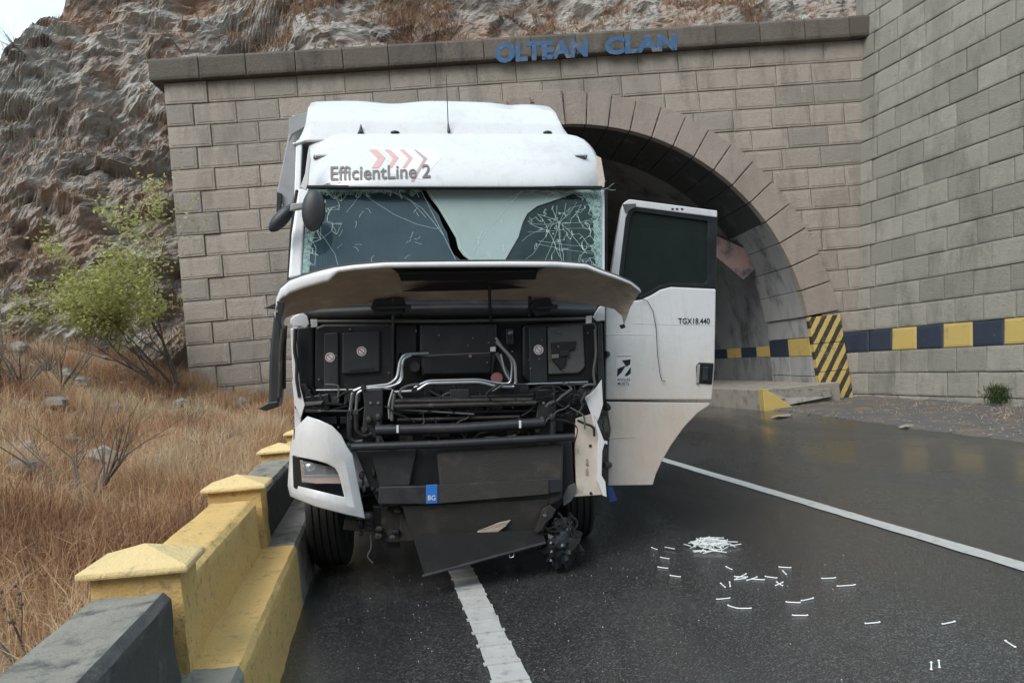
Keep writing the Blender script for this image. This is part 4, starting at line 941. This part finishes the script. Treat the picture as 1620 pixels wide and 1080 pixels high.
# --- pipework
T2 = .0125
pipe('coolant_pipe', [(678, 559, .06), (648, 560, .02), (638, 562, .0), (632, 572, .0), (628, 598, -.02), (616, 608, -.04), (572, 613, -.05), (558, 619, -.05), (555, 640, -.05), (552, 668, -.05)], 0, T2, M['steel'])
pipe('coolant_pipe', [(650, 562, .02), (637, 568, .0), (634, 600, -.02), (624, 610, -.04), (605, 613, -.05), (580, 614, -.05), (565, 621, -.05), (563, 652, -.05)], 0, T2 * .9, M['steel'])
pipe('coolant_hose', [(553, 664), (553, 694), (562, 700), (574, 698)], -.05, .024, M['plastic'], n=12); pipe('coolant_hose', [(563, 650), (564, 682), (576, 690), (588, 686)], -.05, .022, M['plastic'], n=12)
pipe('coolant_pipe', [(622, 620), (655, 618), (662, 616), (676, 606), (760, 604), (784, 611), (812, 612), (816, 606), (815, 572), (785, 540)], -.03, T2, M['steel'])
pipe('coolant_pipe', [(608, 614), (632, 606), (637, 598), (636, 576)], -.05, .008, M['steel']); pipe('coolant_pipe', [(655, 613), (676, 602), (758, 600), (786, 606), (808, 607), (811, 572), (784, 534)], -.01, T2 * .8, M['steel'])
pipe('coolant_pipe', [(792, 560), (798, 588), (808, 604)], -.01, .009, M['steel']); pipe('drain_pipe', [(786, 558), (806, 598)], .02, .016, M['greybox'])
for x, y in ((575, 613), (655, 617), (788, 611), (553, 661), (563, 652)): plate('pipe_clip', [(x - 4, y + 4), (x + 4, y + 4), (x + 4, y - 4), (x - 4, y - 4)], -.075, .05, M['iron'], bevel=.004)
pipe('coolant_pipe', [(622, 616), (618, 628), (615, 640), (616, 662)], -.06, .010, M['steel']); pipe('hose', [(624, 622), (621, 645), (620, 665)], -.07, .013, M['greybox'])
pipe('heater_line', [(500, 617), (620, 615)], .02, .007, M['steel']); pipe('heater_line', [(816, 608), (930, 604)], .02, .007, M['steel'])
# --- suspension cross members
for (x0, y0, x1, y1, r_, mt, y) in ((622, 635, 850, 632, .020, 'iron', -.06), (624, 643, 848, 637, .019, 'iron', -.09), (628, 664, 822, 659, .015, 'iron', -.04), (622, 652, 846, 650, .013, 'plastic', -.03), (626, 647, 750, 655, .007, 'greybox', -.08)):
    pipe('cross_tube', [(x0, y0), (x1, y1)], y, r_, M[mt])
tb = pipe('torsion_bar', [(594, 680), (612, 680), (730, 677), (860, 668)], -.10, .040, M['plastic2'], n=14)
for x, y in ((629, 678.5), (823, 671)): plate('hose_clamp', [(x - 1.8, y + 6), (x + 1.8, y + 6), (x + 1.8, y - 6), (x - 1.8, y - 6)], -.145, .02, M['sticker'], tb, .002)
plate('beam', [(618, 630), (846, 622), (846, 632), (618, 640)], .0, .08, M['plastic'], bevel=.008); plate('beam_box', [(712, 616), (742, 615), (742, 630), (712, 631)], -.03, .06, M['plastic2'], bevel=.006)
for x0 in (572, 846):
    mk = plate('mount_bracket', [(x0, 692), (x0 + 4, 640), (x0 + 1, 616), (x0 + 34, 614), (x0 + 34, 655), (x0 + 30, 692)], -.06, .14, M['plastic2'], bevel=.01)
    for x, y in ((x0 + 14, 637), (x0 + 26, 637)): disc('bolt', x, y, 2.2, -.075, M['steel'], mk, th=.02, n=8)
    for x, y in ((x0 + 12, 664), (x0 + 27, 660)): part(MB().ball(L(x, y, -.1), (.028, .03, .035), 10, 7), 'bush', M['iron'], mk, smooth=True)
    disc('bolt_eye', x0 + 4, 678, 5, -.1, M['iron'], mk, th=.05)
    pipe('damper', [(x0 + 28, 664), (x0 + 28, 700)], -.09, .026, M['plastic'], mk)
rg = random.Random(44)
for k in range(80):                                # loose hoses and cables
    if k < 26: x, y = rg.uniform(880, 945), rg.uniform(605, 665)
    elif k < 40: x, y = rg.uniform(486, 555), rg.uniform(620, 690)
    else: x, y = rg.uniform(600, 860), rg.uniform(612, 700)
    pts = [(x, y)]; a = rg.uniform(0, 6.28)
    for _ in range(5): a += rg.uniform(-.8, .8); pts.append((min(940, max(484, pts[-1][0] + math.cos(a) * 13)), min(706, max(608, pts[-1][1] + math.sin(a) * 8))))
    pts = [(a_, min(b_, 650) if a_ < 556 else b_) for a_, b_ in pts]
    pipe('cable', pts, rg.uniform(-.12, .05), rg.uniform(.004, .011), M[rg.choice(('plastic', 'plastic', 'dark', 'iron', 'greybox'))], n=5)
for k in range(60):                                # small brackets and connectors
    x, y = rg.uniform(475, 940), rg.uniform(612, 700)
    if 560 < x < 600: continue
    w_, h_ = rg.uniform(4, 16), rg.uniform(4, 10); blk('connector', x - w_, x + w_, y - h_, y + h_, rg.uniform(-.02, .1), rg.uniform(.03, .07), M[rg.choice(('plastic', 'plastic2', 'dark', 'iron'))])
for k in range(40):
    x, y = rg.uniform(500, 935), rg.uniform(516, 700); disc('bolt', x, y, rg.uniform(.7, 1.4), .02, M['steel'], th=.04, n=6)
plate('battery_ledge', [(476, 628), (520, 622), (522, 648), (500, 652), (478, 646)], .0, .12, M['plastic'], bevel=.01); plate('ledge_arm', [(480, 636), (512, 634), (508, 640), (480, 642)], -.04, .05, M['greybox'], bevel=.006)
# --- torn cab corners
plate('corner_post', [(459, 520), (465, 518), (469, 560), (470, 600), (476, 622), (479, 645), (470, 645), (463, 600)], -.02, .05, M['white'], bevel=.008)
pipe('corner_strap', [(467, 520), (466, 556), (470, 575), (469, 600), (474, 628)], -.05, .013, M['plastic'])
plate('torn_flap', [(462, 600), (474, 608), (482, 640), (476, 660), (466, 640)], -.05, .01, M['sticker'], bevel=.002)
plate('corner_post', [(946, 515), (953, 510), (956, 600), (955, 640), (948, 640), (945, 560)], .0, .05, M['plastic2'], bevel=.008)
pipe('corner_strap', [(941, 520), (943, 560), (938, 590), (944, 620)], -.03, .010, M['greybox'])
plate('torn_flap', [(925, 628), (935, 622), (944, 612), (952, 600), (954, 640), (948, 660), (940, 676), (934, 652)], -.06, .01, M['sticker'], bevel=.002)
plate('crumpled_tin', [(905, 622), (925, 612), (940, 618), (948, 632), (938, 650), (925, 636)], -.03, .02, M['iron'], bevel=.002)
# --- bumper carrier
pipe('lower_tube', [(556, 707), (700, 702), (908, 691)], -.16, .030, M['plastic2'], n=10)
plate('carrier_panel', [(562, 712), (905, 696), (908, 780), (880, 806), (720, 806), (600, 800), (585, 770)], -.05, .06, M['plastic'], bevel=.01)
plate('carrier_rib', [(586, 712), (660, 709), (648, 768), (600, 770)], -.10, .06, M['plastic2'], bevel=.01)
plate('carrier_face', [(690, 716), (892, 700), (890, 790), (860, 806), (700, 808)], -.12, .05, M['grime'], bevel=.02)
ph = plate('plate_holder', [(598, 797), (694, 797), (890, 778), (890, 756), (694, 768), (600, 770)], -.17, .05, M['plastic2'], bevel=.006)
plate('number_plate', [(692, 796), (868, 781), (868, 757), (692, 767)], -.18, .012, M['grime'], ph, .002)
ps = plate('plate_strip', [(674, 796.5), (692, 795.5), (692, 766), (674, 767)], -.188, .014, M['blue'], ph, .002)
text_on('country_code', 'BG', lambda u, v: L(677 + 12 * u, 791 - 8 * v, -.192), M['sticker'], ps, .01, LM)
plate('dusty_flap', [(636, 800), (868, 790), (862, 842), (760, 852), (652, 852)], lambda a, b: -.14 + (b - 790) * .0012, .03, M['grime'], bevel=.006)
plate('dust_tear', [(755, 840), (790, 826), (808, 822), (800, 832), (778, 848), (770, 842), (756, 846)], -.12, .01, M['under'], bevel=.002)
hp = plate('hanging_panel', [(652, 846), (858, 838), (863, 857), (672, 911)], lambda a, b: -.12 - (b - 840) * .0020, .02, M['matte'], bevel=.004)
pipe('panel_edge', [(668, 911, -.27), (863, 858, -.17)], 0, .012, M['plastic2'], hp); pipe('wire_clip', [(806, 876, -.2), (806, 882, -.2), (813, 880, -.2), (813, 874, -.2)], 0, .004, M['steel'], hp)
for x0, x1, y0, y1, y, mt in ((603, 638, 796, 858, .02, 'iron'), (590, 612, 800, 848, .05, 'plastic'), (632, 655, 800, 856, .0, 'grime'), (612, 632, 842, 868, .1, 'iron')): blk('chassis_bracket', x0, x1, y0, y1, y, .1, M[mt], bevel=.01)
plate('step_bar', [(542, 838), (640, 846), (640, 834), (600, 826), (545, 822)], .05, .08, M['iron'], bevel=.008)
for k in range(34):
    x, y = rg.uniform(548, 640), rg.uniform(735, 850); part(MB().ball(L(x, y, rg.uniform(-.08, .05)), (rg.uniform(.015, .04), .03, rg.uniform(.015, .04)), 7, 5), 'joint', M[rg.choice(('iron', 'plastic', 'iron', 'greybox'))], smooth=False)
pipe('dangling_wire', [(586, 845), (588, 866), (580, 880), (590, 890)], .0, .005, M['greybox'])
pipe('spring', [(572 + 5 * (k % 2), 745 + k * 2.2) for k in range(14)], -.06, .006, M['iron'], n=5)
# --- left headlight corner
oc = [(486, 658), (505, 664), (525, 673), (540, 688), (549, 706), (558, 719), (563, 745), (570, 782), (578, 820), (545, 813), (500, 801), (459, 785), (455, 768), (457, 738), (459, 705), (466, 678)]
ic = [(468, 722), (480, 724), (500, 728), (517, 733), (530, 740), (535, 748), (538, 757), (541, 770), (545, 786), (528, 782), (500, 775), (470, 768), (464, 762), (464, 748), (464, 735), (465, 726)]
def cy(a, b): return -.20 + .34 * max(0, (520 - a) / 65) ** 2 + .05 * max(0, (a - 545) / 30) - .00025 * (740 - b)
hm = MB(); n_ = len(oc); mid = [((a[0] + b_[0]) / 2, (a[1] + b_[1]) / 2) for a, b_ in zip(oc, ic)]
vs = [L(a, b_, cy(a, b_)) for a, b_ in oc] + [L(a, b_, cy(a, b_) - .02) for a, b_ in mid] + [L(a, b_, cy(a, b_) + .0) for a, b_ in ic] + [L(a, b_, cy(a, b_) + .10) for a, b_ in ic] + [L(a, b_, cy(a, b_) + .14) for a, b_ in oc]
hm.add(vs, [(r_ * n_ + i, r_ * n_ + (i + 1) % n_, (r_ + 1) * n_ + (i + 1) % n_, (r_ + 1) * n_ + i) for r_ in range(3) for i in range(n_)] + [(i, (i + 1) % n_, 4 * n_ + (i + 1) % n_, 4 * n_ + i) for i in range(n_)])
hc = part(hm, 'headlight_panel', M['white'], smooth=True, angle=50, bevel=.006)
hl = plate('headlight', [(462, 720), (535, 736), (548, 790), (464, 772)], .0, .10, M['dark'], bevel=.01)
plate('reflector', [(478, 730), (528, 742), (532, 752), (480, 750)], -.05, .06, M['greybox'], hl, .012)
part(MB().ball(L(491, 738, -.06), (.045, .03, .035)), 'bowl', M['chrome'], hl, smooth=True); plate('bulb_shield', [(510, 748), (518, 748), (514, 736)], -.08, .02, M['chrome'], hl, .002)
plate('indicator', [(477, 752), (538, 753), (540, 764), (500, 765), (478, 761)], -.08, .04, M['amber'], hl, .006); plate('indicator_rim', [(474, 728), (479, 728), (481, 751), (538, 750), (538, 753.5), (477, 754)], -.09, .02, M['chrome'], hl, .002)
plate('lens', [(476, 728), (532, 740), (540, 765), (477, 763)], -.10, .006, M['lens'], hl, 0)
# --- right hand bracket left after the corner tore off
rb_ = plate('corner_bracket', [(911, 662), (938, 654), (944, 668), (950, 690), (951, 760), (960, 782), (906, 786), (912, 770), (910, 715)], -.04, .03, M['beige'], bevel=.006)
plate('flange', [(940, 655), (950, 682), (957, 700), (953, 714), (952, 752), (958, 762), (960, 786), (954, 784), (946, 762), (946, 690)], -.09, .05, M['sticker'], rb_, .004)
for x, y in ((934, 705), (935, 780)): disc('bolt_hole', x, y, 2.4, -.045, M['iron'], rb_, th=.01, n=10)
for y in (730, 745): plate('slot', [(927, y + 6), (931, y + 7), (930, y - 5), (927, y - 4)], -.046, .01, M['under'], rb_, .001)
plate('blue_strap', [(961, 770), (969, 770), (976, 791), (964, 794), (963, 786)], .05, .008, M['bluetag'], bevel=.002)
pipe('spring_cable', [(952 + 4 * (k % 2), 652 + k * 5) for k in range(9)], .04, .004, M['plastic'], n=5)
plate('torn_plastic', [(890, 785), (900, 768), (910, 764), (912, 776), (904, 792), (892, 800)], -.06, .015, M['greybox'], bevel=.002)
plate('loose_bracket', [(846, 840), (852, 824), (858, 806), (870, 798), (880, 806), (874, 818), (862, 828), (858, 838), (850, 843)], -.16, .02, M['iron'], bevel=.004)
disc('bolt', 862, 815, 2.6, -.175, M['steel'], th=.02, n=8)
def crump(d): return 1 + .45 * mn.fractal(d * 2.3, .8, 2, 4)
part(MB().ball(L(886, 858, -.02), (.15, .13, .17), 26, 18, fn=crump), 'crumpled_lamp', M['plastic'], smooth=True, angle=20)
for k in range(18):
    x, y = rg.uniform(862, 906), rg.uniform(800, 865); pts = [(x, y)]; a = rg.uniform(.6, 2.4)
    for _ in range(4): a += rg.uniform(-.9, .9); pts.append((pts[-1][0] + math.cos(a) * 8, pts[-1][1] + abs(math.sin(a)) * 8))
    pipe('torn_cable', pts, rg.uniform(-.2, -.02), rg.uniform(.004, .009), M[rg.choice(('plastic', 'dark', 'iron'))], n=5)
for x, y in ((871, 858), (872, 872), (871, 886), (889, 862)): plate('lamp_shard', [(x - 1.2, y + 2), (x + 1.8, y + 1), (x + 2.2, y - 1), (x - .4, y - 2)], -.2, .006, M['greymetal'], bevel=0)
# --- wheels, axle, chassis
def wheel(x, y, sgn):
    c = Vector((x, y, .5)); w_ = .155
    prof = [(-w_, .30), (-w_, .42), (-w_ + .02, .475), (-w_ + .04, .5)]
    for g in (-.085, -.03, .03, .085): prof += [(g - .008, .502), (g - .006, .488), (g + .006, .488), (g + .008, .502)]
    prof += [(w_ - .04, .5), (w_ - .02, .475), (w_, .42), (w_, .30)]
    o_ = MB().lathe(prof, c, 'x', 56).build('wheel', M['rubber'], truck, smooth=True, angle=30)
    rim = MB().lathe([(sgn * .14, .30), (sgn * .10, .27), (sgn * .03, .25), (sgn * .02, .13), (sgn * .12, .11), (sgn * .13, .0)], c, 'x', 36).lathe([(-w_, .30), (w_, .30)], c, 'x', 36); rim.build('rim', M['greymetal'], o_, smooth=True, angle=30)
    for k in range(10): a = k * .628; MB().lathe([(sgn * .02, .014), (sgn * .05, .014), (sgn * .05, 0)], c + Vector((0, .19 * math.cos(a), .19 * math.sin(a))), 'x', 6).build('wheel_nut', M['steel'], o_)
    return o_
gl = TI @ ground(517, 890); gr = TI @ ground(918, 853)
wxl, wxr = L(517, 850, .62, TI).x, L(918, 830, .62, TI).x
wheel(wxl, 1.02, -1); wheel(wxr, 1.02, 1)
MB().tube([(wxl + .15, 1.02, .5), (wxr - .15, 1.02, .5)], .07, 10).build('axle', M['iron'], truck, smooth=True)
for x in (-.42, .36): MB().box(x - .04, x + .04, .2, 5.6, .72, .98).build('chassis_rail', M['iron'], truck, bevel=.01)
MB().box(-.40, .34, .45, 1.9, .45, 1.2).build('engine', M['iron'], truck, bevel=.06)
for sx_ in (wxl, wxr): MB().box(sx_ - .2, sx_ + .2, .52, 1.7, 1.05, 1.12).build('mudguard', M['plastic'], truck, bevel=.02)
for sx_ in (-1, 1):
    for off in (0, .34): wheel(sx_ * (.86 + 0) - .03 + sx_ * (.17 - off), 4.65, sx_)
    MB().box(sx_ * .95 - .28 - .03, sx_ * .95 + .28 - .03, 2.2, 3.5, .45, 1.0).build('fuel_tank', M['greymetal'], truck, bevel=.08)
MB().lathe([(1.1, .0), (1.1, .42), (1.16, .42), (1.2, .36), (1.2, .0)], (-.03, 4.5, 0), 'z', 32).build('coupling', M['iron'], truck, smooth=True)
# --- open door on the right
DK = .06
o_ = CI @ CAMP
def D(px, py, off=0.0):
    d = CI.to_3x3() @ ray(px, py); n_ = Vector((-DK, 1, 0)); p0 = Vector((XR, .32 + off, 0)); t = (p0 - o_).dot(n_) / d.dot(n_); return o_ + d * t
def dplate(name, pts, off, th, mt, parent, bevel=.005): return part(MB().prism([D(a, b, off) for a, b in pts], (0, th, 0)), name, mt, parent, bevel)
door = dplate('door', [(958, 632), (1126.5, 633), (1131, 580), (1133, 457), (1062, 453.5), (1045, 458), (1030, 467), (1014, 474), (985, 478), (959, 480)], 0, .07, M['door'], truck, .012)
dplate('lower_skirt', [(962, 768), (1033, 767), (1038, 750), (1047, 730), (1062, 704), (1082, 676), (1104, 653), (1121, 642), (1124, 637), (958, 635), (961, 650), (966, 680), (963, 700)], .012, .05, M['door'], door, .008)
dplate('skirt_crease', [(963, 692), (1005, 690), (1005, 691), (963, 694)], .008, .02, M['beige'], door, .002)
dplate('crease', [(959, 527.5), (1030, 529), (1030, 530), (959, 529.5)], -.002, .01, M['sticker'], door, .001)
dplate('crease', [(1000, 511), (1131, 513.5), (1131, 514.5), (1000, 512)], -.002, .01, M['sticker'], door, .001)
wf_ = MB()
dplate('window_frame', [(958, 480), (962, 470), (966, 440), (975, 380), (984, 330), (988, 320), (996, 315), (1135, 333), (1135, 344), (1003, 327), (996, 331), (990, 345), (980, 430), (979, 478)], -.005, .06, M['white'], door, .008)
dplate('window_seal', [(979, 478), (980, 430), (990, 345), (996, 331), (1003, 327), (1135, 344), (1133, 455), (1062, 453), (1045, 457), (1030, 466), (1014, 474), (1012, 469), (1030, 460), (1045, 451), (1062, 447.5), (1115, 448.5), (1119, 444), (1120, 350), (1004, 334), (1000, 337), (996, 350), (985, 440), (984, 474)], .004, .05, M['plastic'], door, .004)
dplate('window_glass', [(984, 476), (985, 440), (996, 350), (1000, 337), (1004, 334), (1120, 350), (1120, 446), (1115, 450), (1062, 450), (1045, 454), (1030, 463), (1012, 472)], .02, .006, M['glass_door'], door, 0)
dplate('roller_blind', [(998, 342), (1004, 336), (1119, 352), (1119, 372), (1060, 364), (994, 358)], .04, .01, M['dark'], door, .002)
dplate('hinge_plate', [(985, 323), (1006, 322), (1006, 327), (998, 331), (990, 338)], -.012, .01, M['greybox'], door, .002)
for x in (1064, 1071, 1079): disc_ = dplate('fixing', [(x - 1.5, 331.5), (x + 2, 332), (x + 2, 329.5), (x - 1.5, 329)], -.010, .01, M['dark'], door, .001)
hn = dplate('handle', [(1102, 606), (1127, 608), (1130, 574), (1106, 573), (1102, 578)], -.012, .03, M['plastic'], door, .01)
dplate('handle_grip', [(1112, 602), (1120, 602), (1121, 580), (1113, 580)], -.03, .02, M['plastic2'], hn, .006); dplate('handle_rim', [(1102, 606), (1106, 606), (1108, 576), (1104, 577)], -.022, .02, M['greymetal'], hn, .003)
text_on('lettering', 'TGX18.440', lambda u, v: D(1073 + 50 * u, 512.5 - 9.5 * v, -.004), M['black'], door, .012, LM)
sk = dplate('blind_spot_sticker', [(974, 610), (998, 609), (999.5, 562), (975, 562)], -.003, .004, M['sticker'], door, .001)
def dface(name, pts, off, mt): return part(MB().add([D(a, b, off) for a, b in pts], [tuple(range(len(pts)))]), name, mt, sk, fix=False)
dface('sticker_print', [(984, 570), (998, 568), (997, 576), (991, 580)], -.005, M['black']); dface('sticker_print', [(977, 583), (990, 578), (984, 588), (976, 596)], -.005, M['black']); dface('sticker_print', [(988, 594), (998, 580), (998, 590), (992, 595)], -.005, M['black']); dface('sticker_print', [(976, 564), (999, 563.5), (999, 562.5), (976, 563)], -.005, M['stickred'])
text_on('sticker_text', 'ANGLES', lambda u, v: D(976 + 21 * u, 602.5 - 4.5 * v, -.005), M['black'], sk, .01, LM); text_on('sticker_text', 'MORTS', lambda u, v: D(977 + 18 * u, 608.8 - 4.5 * v, -.005), M['black'], sk, .01, LM)
part(MB().tube([D(a, b, -.02) for a, b in ((1012, 472), (1024, 476), (1033, 492), (1038, 520), (1040, 560), (1044, 590), (1047, 602), (1053, 603))], .003, 5), 'dangling_wire', M['plastic'], door)
dplate('inner_trim', [(962, 628), (1122, 629), (1128, 460), (1062, 458), (1014, 480), (962, 484)], .072, .05, M['plastic2'], door, .015)
pipe('door_hinge', [(956, 560, .3), (962, 560, .36)], 0, .03, M['iron']); pipe('door_hinge', [(956, 640, .3), (962, 645, .36)], 0, .03, M['iron']); pipe('door_hinge', [(954, 735, .1), (964, 735, .34)], 0, .025, M['iron'])

# ================================================================== LITTER on the wet road
rg = random.Random(77)
def stick_mesh(Ln):
    return MB().tube([(-Ln / 2, 0, .0035), (Ln / 2, 0, .0035)], .0042, 5).ball((-Ln / 2, 0, .005), (.008, .007, .005), 6, 4).ball((Ln / 2, 0, .005), (.008, .007, .005), 6, 4)
proto = None
seg = [(1039, 867, 1031, 864), (1046, 879, 1057, 881), (1041, 894, 1056, 896), (1061, 907, 1075, 909), (1149, 893, 1157, 897), (1140, 919, 1147, 925), (1154, 917, 1155, 924), (1165, 911, 1180, 904), (1162, 908, 1182, 909), (1163, 913, 1178, 911), (1182, 914, 1197, 909), (1190, 912, 1208, 913), (1212, 908, 1227, 910), (1227, 922, 1238, 917), (1229, 917, 1237, 922), (1233, 893, 1250, 894), (1239, 900, 1243, 904), (1300, 911, 1321, 910), (1325, 923, 1352, 921), (1134, 944, 1154, 942), (1153, 954, 1166, 958), (1167, 958, 1187, 958), (1244, 948, 1265, 949), (1268, 946, 1286, 942), (1254, 969, 1277, 969), (1369, 982, 1391, 980), (1491, 983, 1510, 979), (1591, 1010, 1605, 1019), (1473, 1044, 1473, 1055), (1485, 1042, 1486, 1051)]
for (a, b_, c, d) in seg:
    p_, q = ground(a, b_, .004), ground(c, d, .004); mid_ = (p_ + q) / 2
    if proto is None:
        o2 = stick_mesh(.10).build('plastic_stick', M['stick'], smooth=True); proto = o2
    else: o2 = proto.copy(); COL.objects.link(o2)
    o2.location = (mid_.x, mid_.y, roadz(mid_.x - RD * mid_.y, mid_.y) + .002); o2.rotation_euler = (0, 0, math.atan2(q.y - p_.y, q.x - p_.x)); o2.scale = (max(.8, min(1.2, (q - p_).length / .10)), 1, 1)
    tag(o2, 'small white plastic stick lying loose on the wet road', 'stick', 'white sticks scattered on the road')
pc = ground(1122, 861); pile = MB()
for k in range(190):
    r_ = abs(rg.gauss(0, .5)); a = rg.random() * 6.28; x, y = pc.x + math.cos(a) * r_ * .16, pc.y + math.sin(a) * r_ * .2
    h = .05 * max(0, 1 - r_) * rg.random() + .004; b_ = rg.random() * 6.28; d = Vector((math.cos(b_), math.sin(b_), rg.uniform(-.12, .12))) * .05
    pile.tube([Vector((x, y, h)) - d, Vector((x, y, h)) + d], .0042, 4)
tag(pile.build('stick_heap', M['stick']), 'spilled heap of small white plastic sticks on the wet road', 'litter', None, 'stuff')
# ================================================================== litter, stones and weeds along the verge
vp_ = []
for k in range(2600):
    Y = rg.uniform(8.5, 17.2); a = road(7.4 + .107 * min(Y, 16), Y); bq_ = PZ + WR * ((17.9 - Y) / .967); u = min(1, abs(rg.gauss(.62, .22))); p_ = a.lerp(bq_, u)
    if mn.noise(Vector((p_.x * .9, p_.y * .9, 2))) < -.05: continue
    vp_.append((p_.x, p_.y, .0, rg.random(), 1))
o = blades('verge_grass', vp_, M['grass'], .03, .12, .004, 1.6, 8, label='short withered grass and leaf litter along the wall foot'); o['category'] = 'grass'
gv = MB()
for k in range(900):
    Y = rg.uniform(8, 17.5); a = road(7.4 + .107 * min(Y, 16), Y); bq_ = PZ + WR * ((17.9 - Y) / .967); u = rg.random(); p_ = a.lerp(bq_, u); r_ = rg.uniform(.008, .03)
    gv.ball((p_.x, p_.y, .02), (r_, r_ * rg.uniform(.6, 1.2), r_ * .5), 5, 3)
o = gv.build('gravel', M['concrete'], fix=False); tag(o, 'loose grit and small stones on the verge', 'gravel', None, 'stuff')
wp = onplane(1583, 645, PZ, WN); we = empty('wall_weed', 'small dark green weed growing at the foot of the retaining wall', 'weed', (wp.x - .1, wp.y - .1, -.05))
blades('leaves', [(rg.gauss(0, .13), rg.gauss(0, .1), .05 + .3 * rg.random(), rg.random(), 1) for _ in range(420)], M['weed'], .05, .22, .008, 1.6, 12, kind=None, parent=we)
for (px_, py_, sz) in ((1238, 659, .22), (1435, 676, .12)):
    q = ground(px_, py_); tag(MB().ball((0, 0, 0), (sz, sz * .6, .03), 9, 5, fn=lambda d: 1 + .3 * mn.noise(d * 2)).build('rubble_piece', M['concrete']), 'flat pale rubble piece lying on the road before the yellow kerb wedge' if sz > .2 else 'small white rubble piece on the grit beside the road', 'rubble').location = (q.x, q.y, .02)
rb2 = MB()
for k in range(520):
    Y = rg.uniform(6, 17); d = 1.2 + 9 * rg.random() ** 1.2; X = -1.16 + RD * Y - d
    if X < -.86 * Y - 1.5: continue
    if rg.random() > .12 + .16 * max(0, d - 1.5) + .05 * max(0, Y - 8): continue
    r_ = .04 + .17 * rg.random() ** 3; sd3 = Vector((rg.random() * 9, rg.random() * 9, rg.random() * 9))
    rb2.ball((X, Y, bank_z(X, Y) + r_ * .2), (r_ * rg.uniform(.8, 1.5), r_, r_ * rg.uniform(.5, .9)), 9, 6, M=Matrix.Rotation(rg.random() * 6, 3, 'Z'), fn=lambda d_: 1 + .45 * mn.noise(d_ * 1.7 + sd3) + .2 * mn.noise(d_ * 4 + sd3))
o = rb2.build('rubble', M['rub'], fix=False); tag(o, 'loose grey rubble scattered over the bank below the cliff', 'rubble', None, 'stuff')
spots = []
for k in range(15):
    Y = 7.5 + 8.5 * rg.random(); d = 2.6 + 6 * rg.random(); spots.append((-1.16 + RD * Y - d, Y))
twig = []
for q in range(3):
    mbq, _ = branchy(60 + q, (0, 0, 0), 1.1, 1.0, 4, (0, 0), 9, .018); twig.append(mbq.build('branches', M['bark'], None, fix=False)); 
first_ = [True] * 3
for k, (x, y) in enumerate(spots):
    e_ = empty('scrub_shrub', 'low grey leafless scrub growing among rubble on the slope', 'shrub', (x, y, bank_z(x, y) - .05), group='leafless scrub on the bank')
    t_ = twig[k % 3]
    if not first_[k % 3]: t_ = t_.copy(); COL.objects.link(t_)
    first_[k % 3] = False; t_.parent = e_; e_.rotation_euler = (0, 0, rg.random() * 6); sc_ = rg.uniform(.6, 1.3); e_.scale = (sc_, sc_, sc_)
cr2 = MB()
for k in range(170):
    x = rg.gauss(-.1, 1.3); y = rg.gauss(5.0, .9)
    if y < 3 or x < -1.4: continue
    r_ = rg.uniform(.002, .0045); a = rg.random() * 6; z = roadz(x - RD * y, y) + .003
    cr2.add([(x + r_ * math.cos(a), y + r_ * math.sin(a), z), (x + r_ * math.cos(a + 2), y + r_ * math.sin(a + 2), z), (x + r_ * math.cos(a + 4), y + r_ * math.sin(a + 4), z), (x, y, z + r_)], [(0, 1, 3), (1, 2, 3), (2, 0, 3)])
o = cr2.build('glass_crumbs', M['sticker'], fix=False); tag(o, 'tiny glass and plastic crumbs on the road below the wrecked front', 'debris', None, 'stuff')
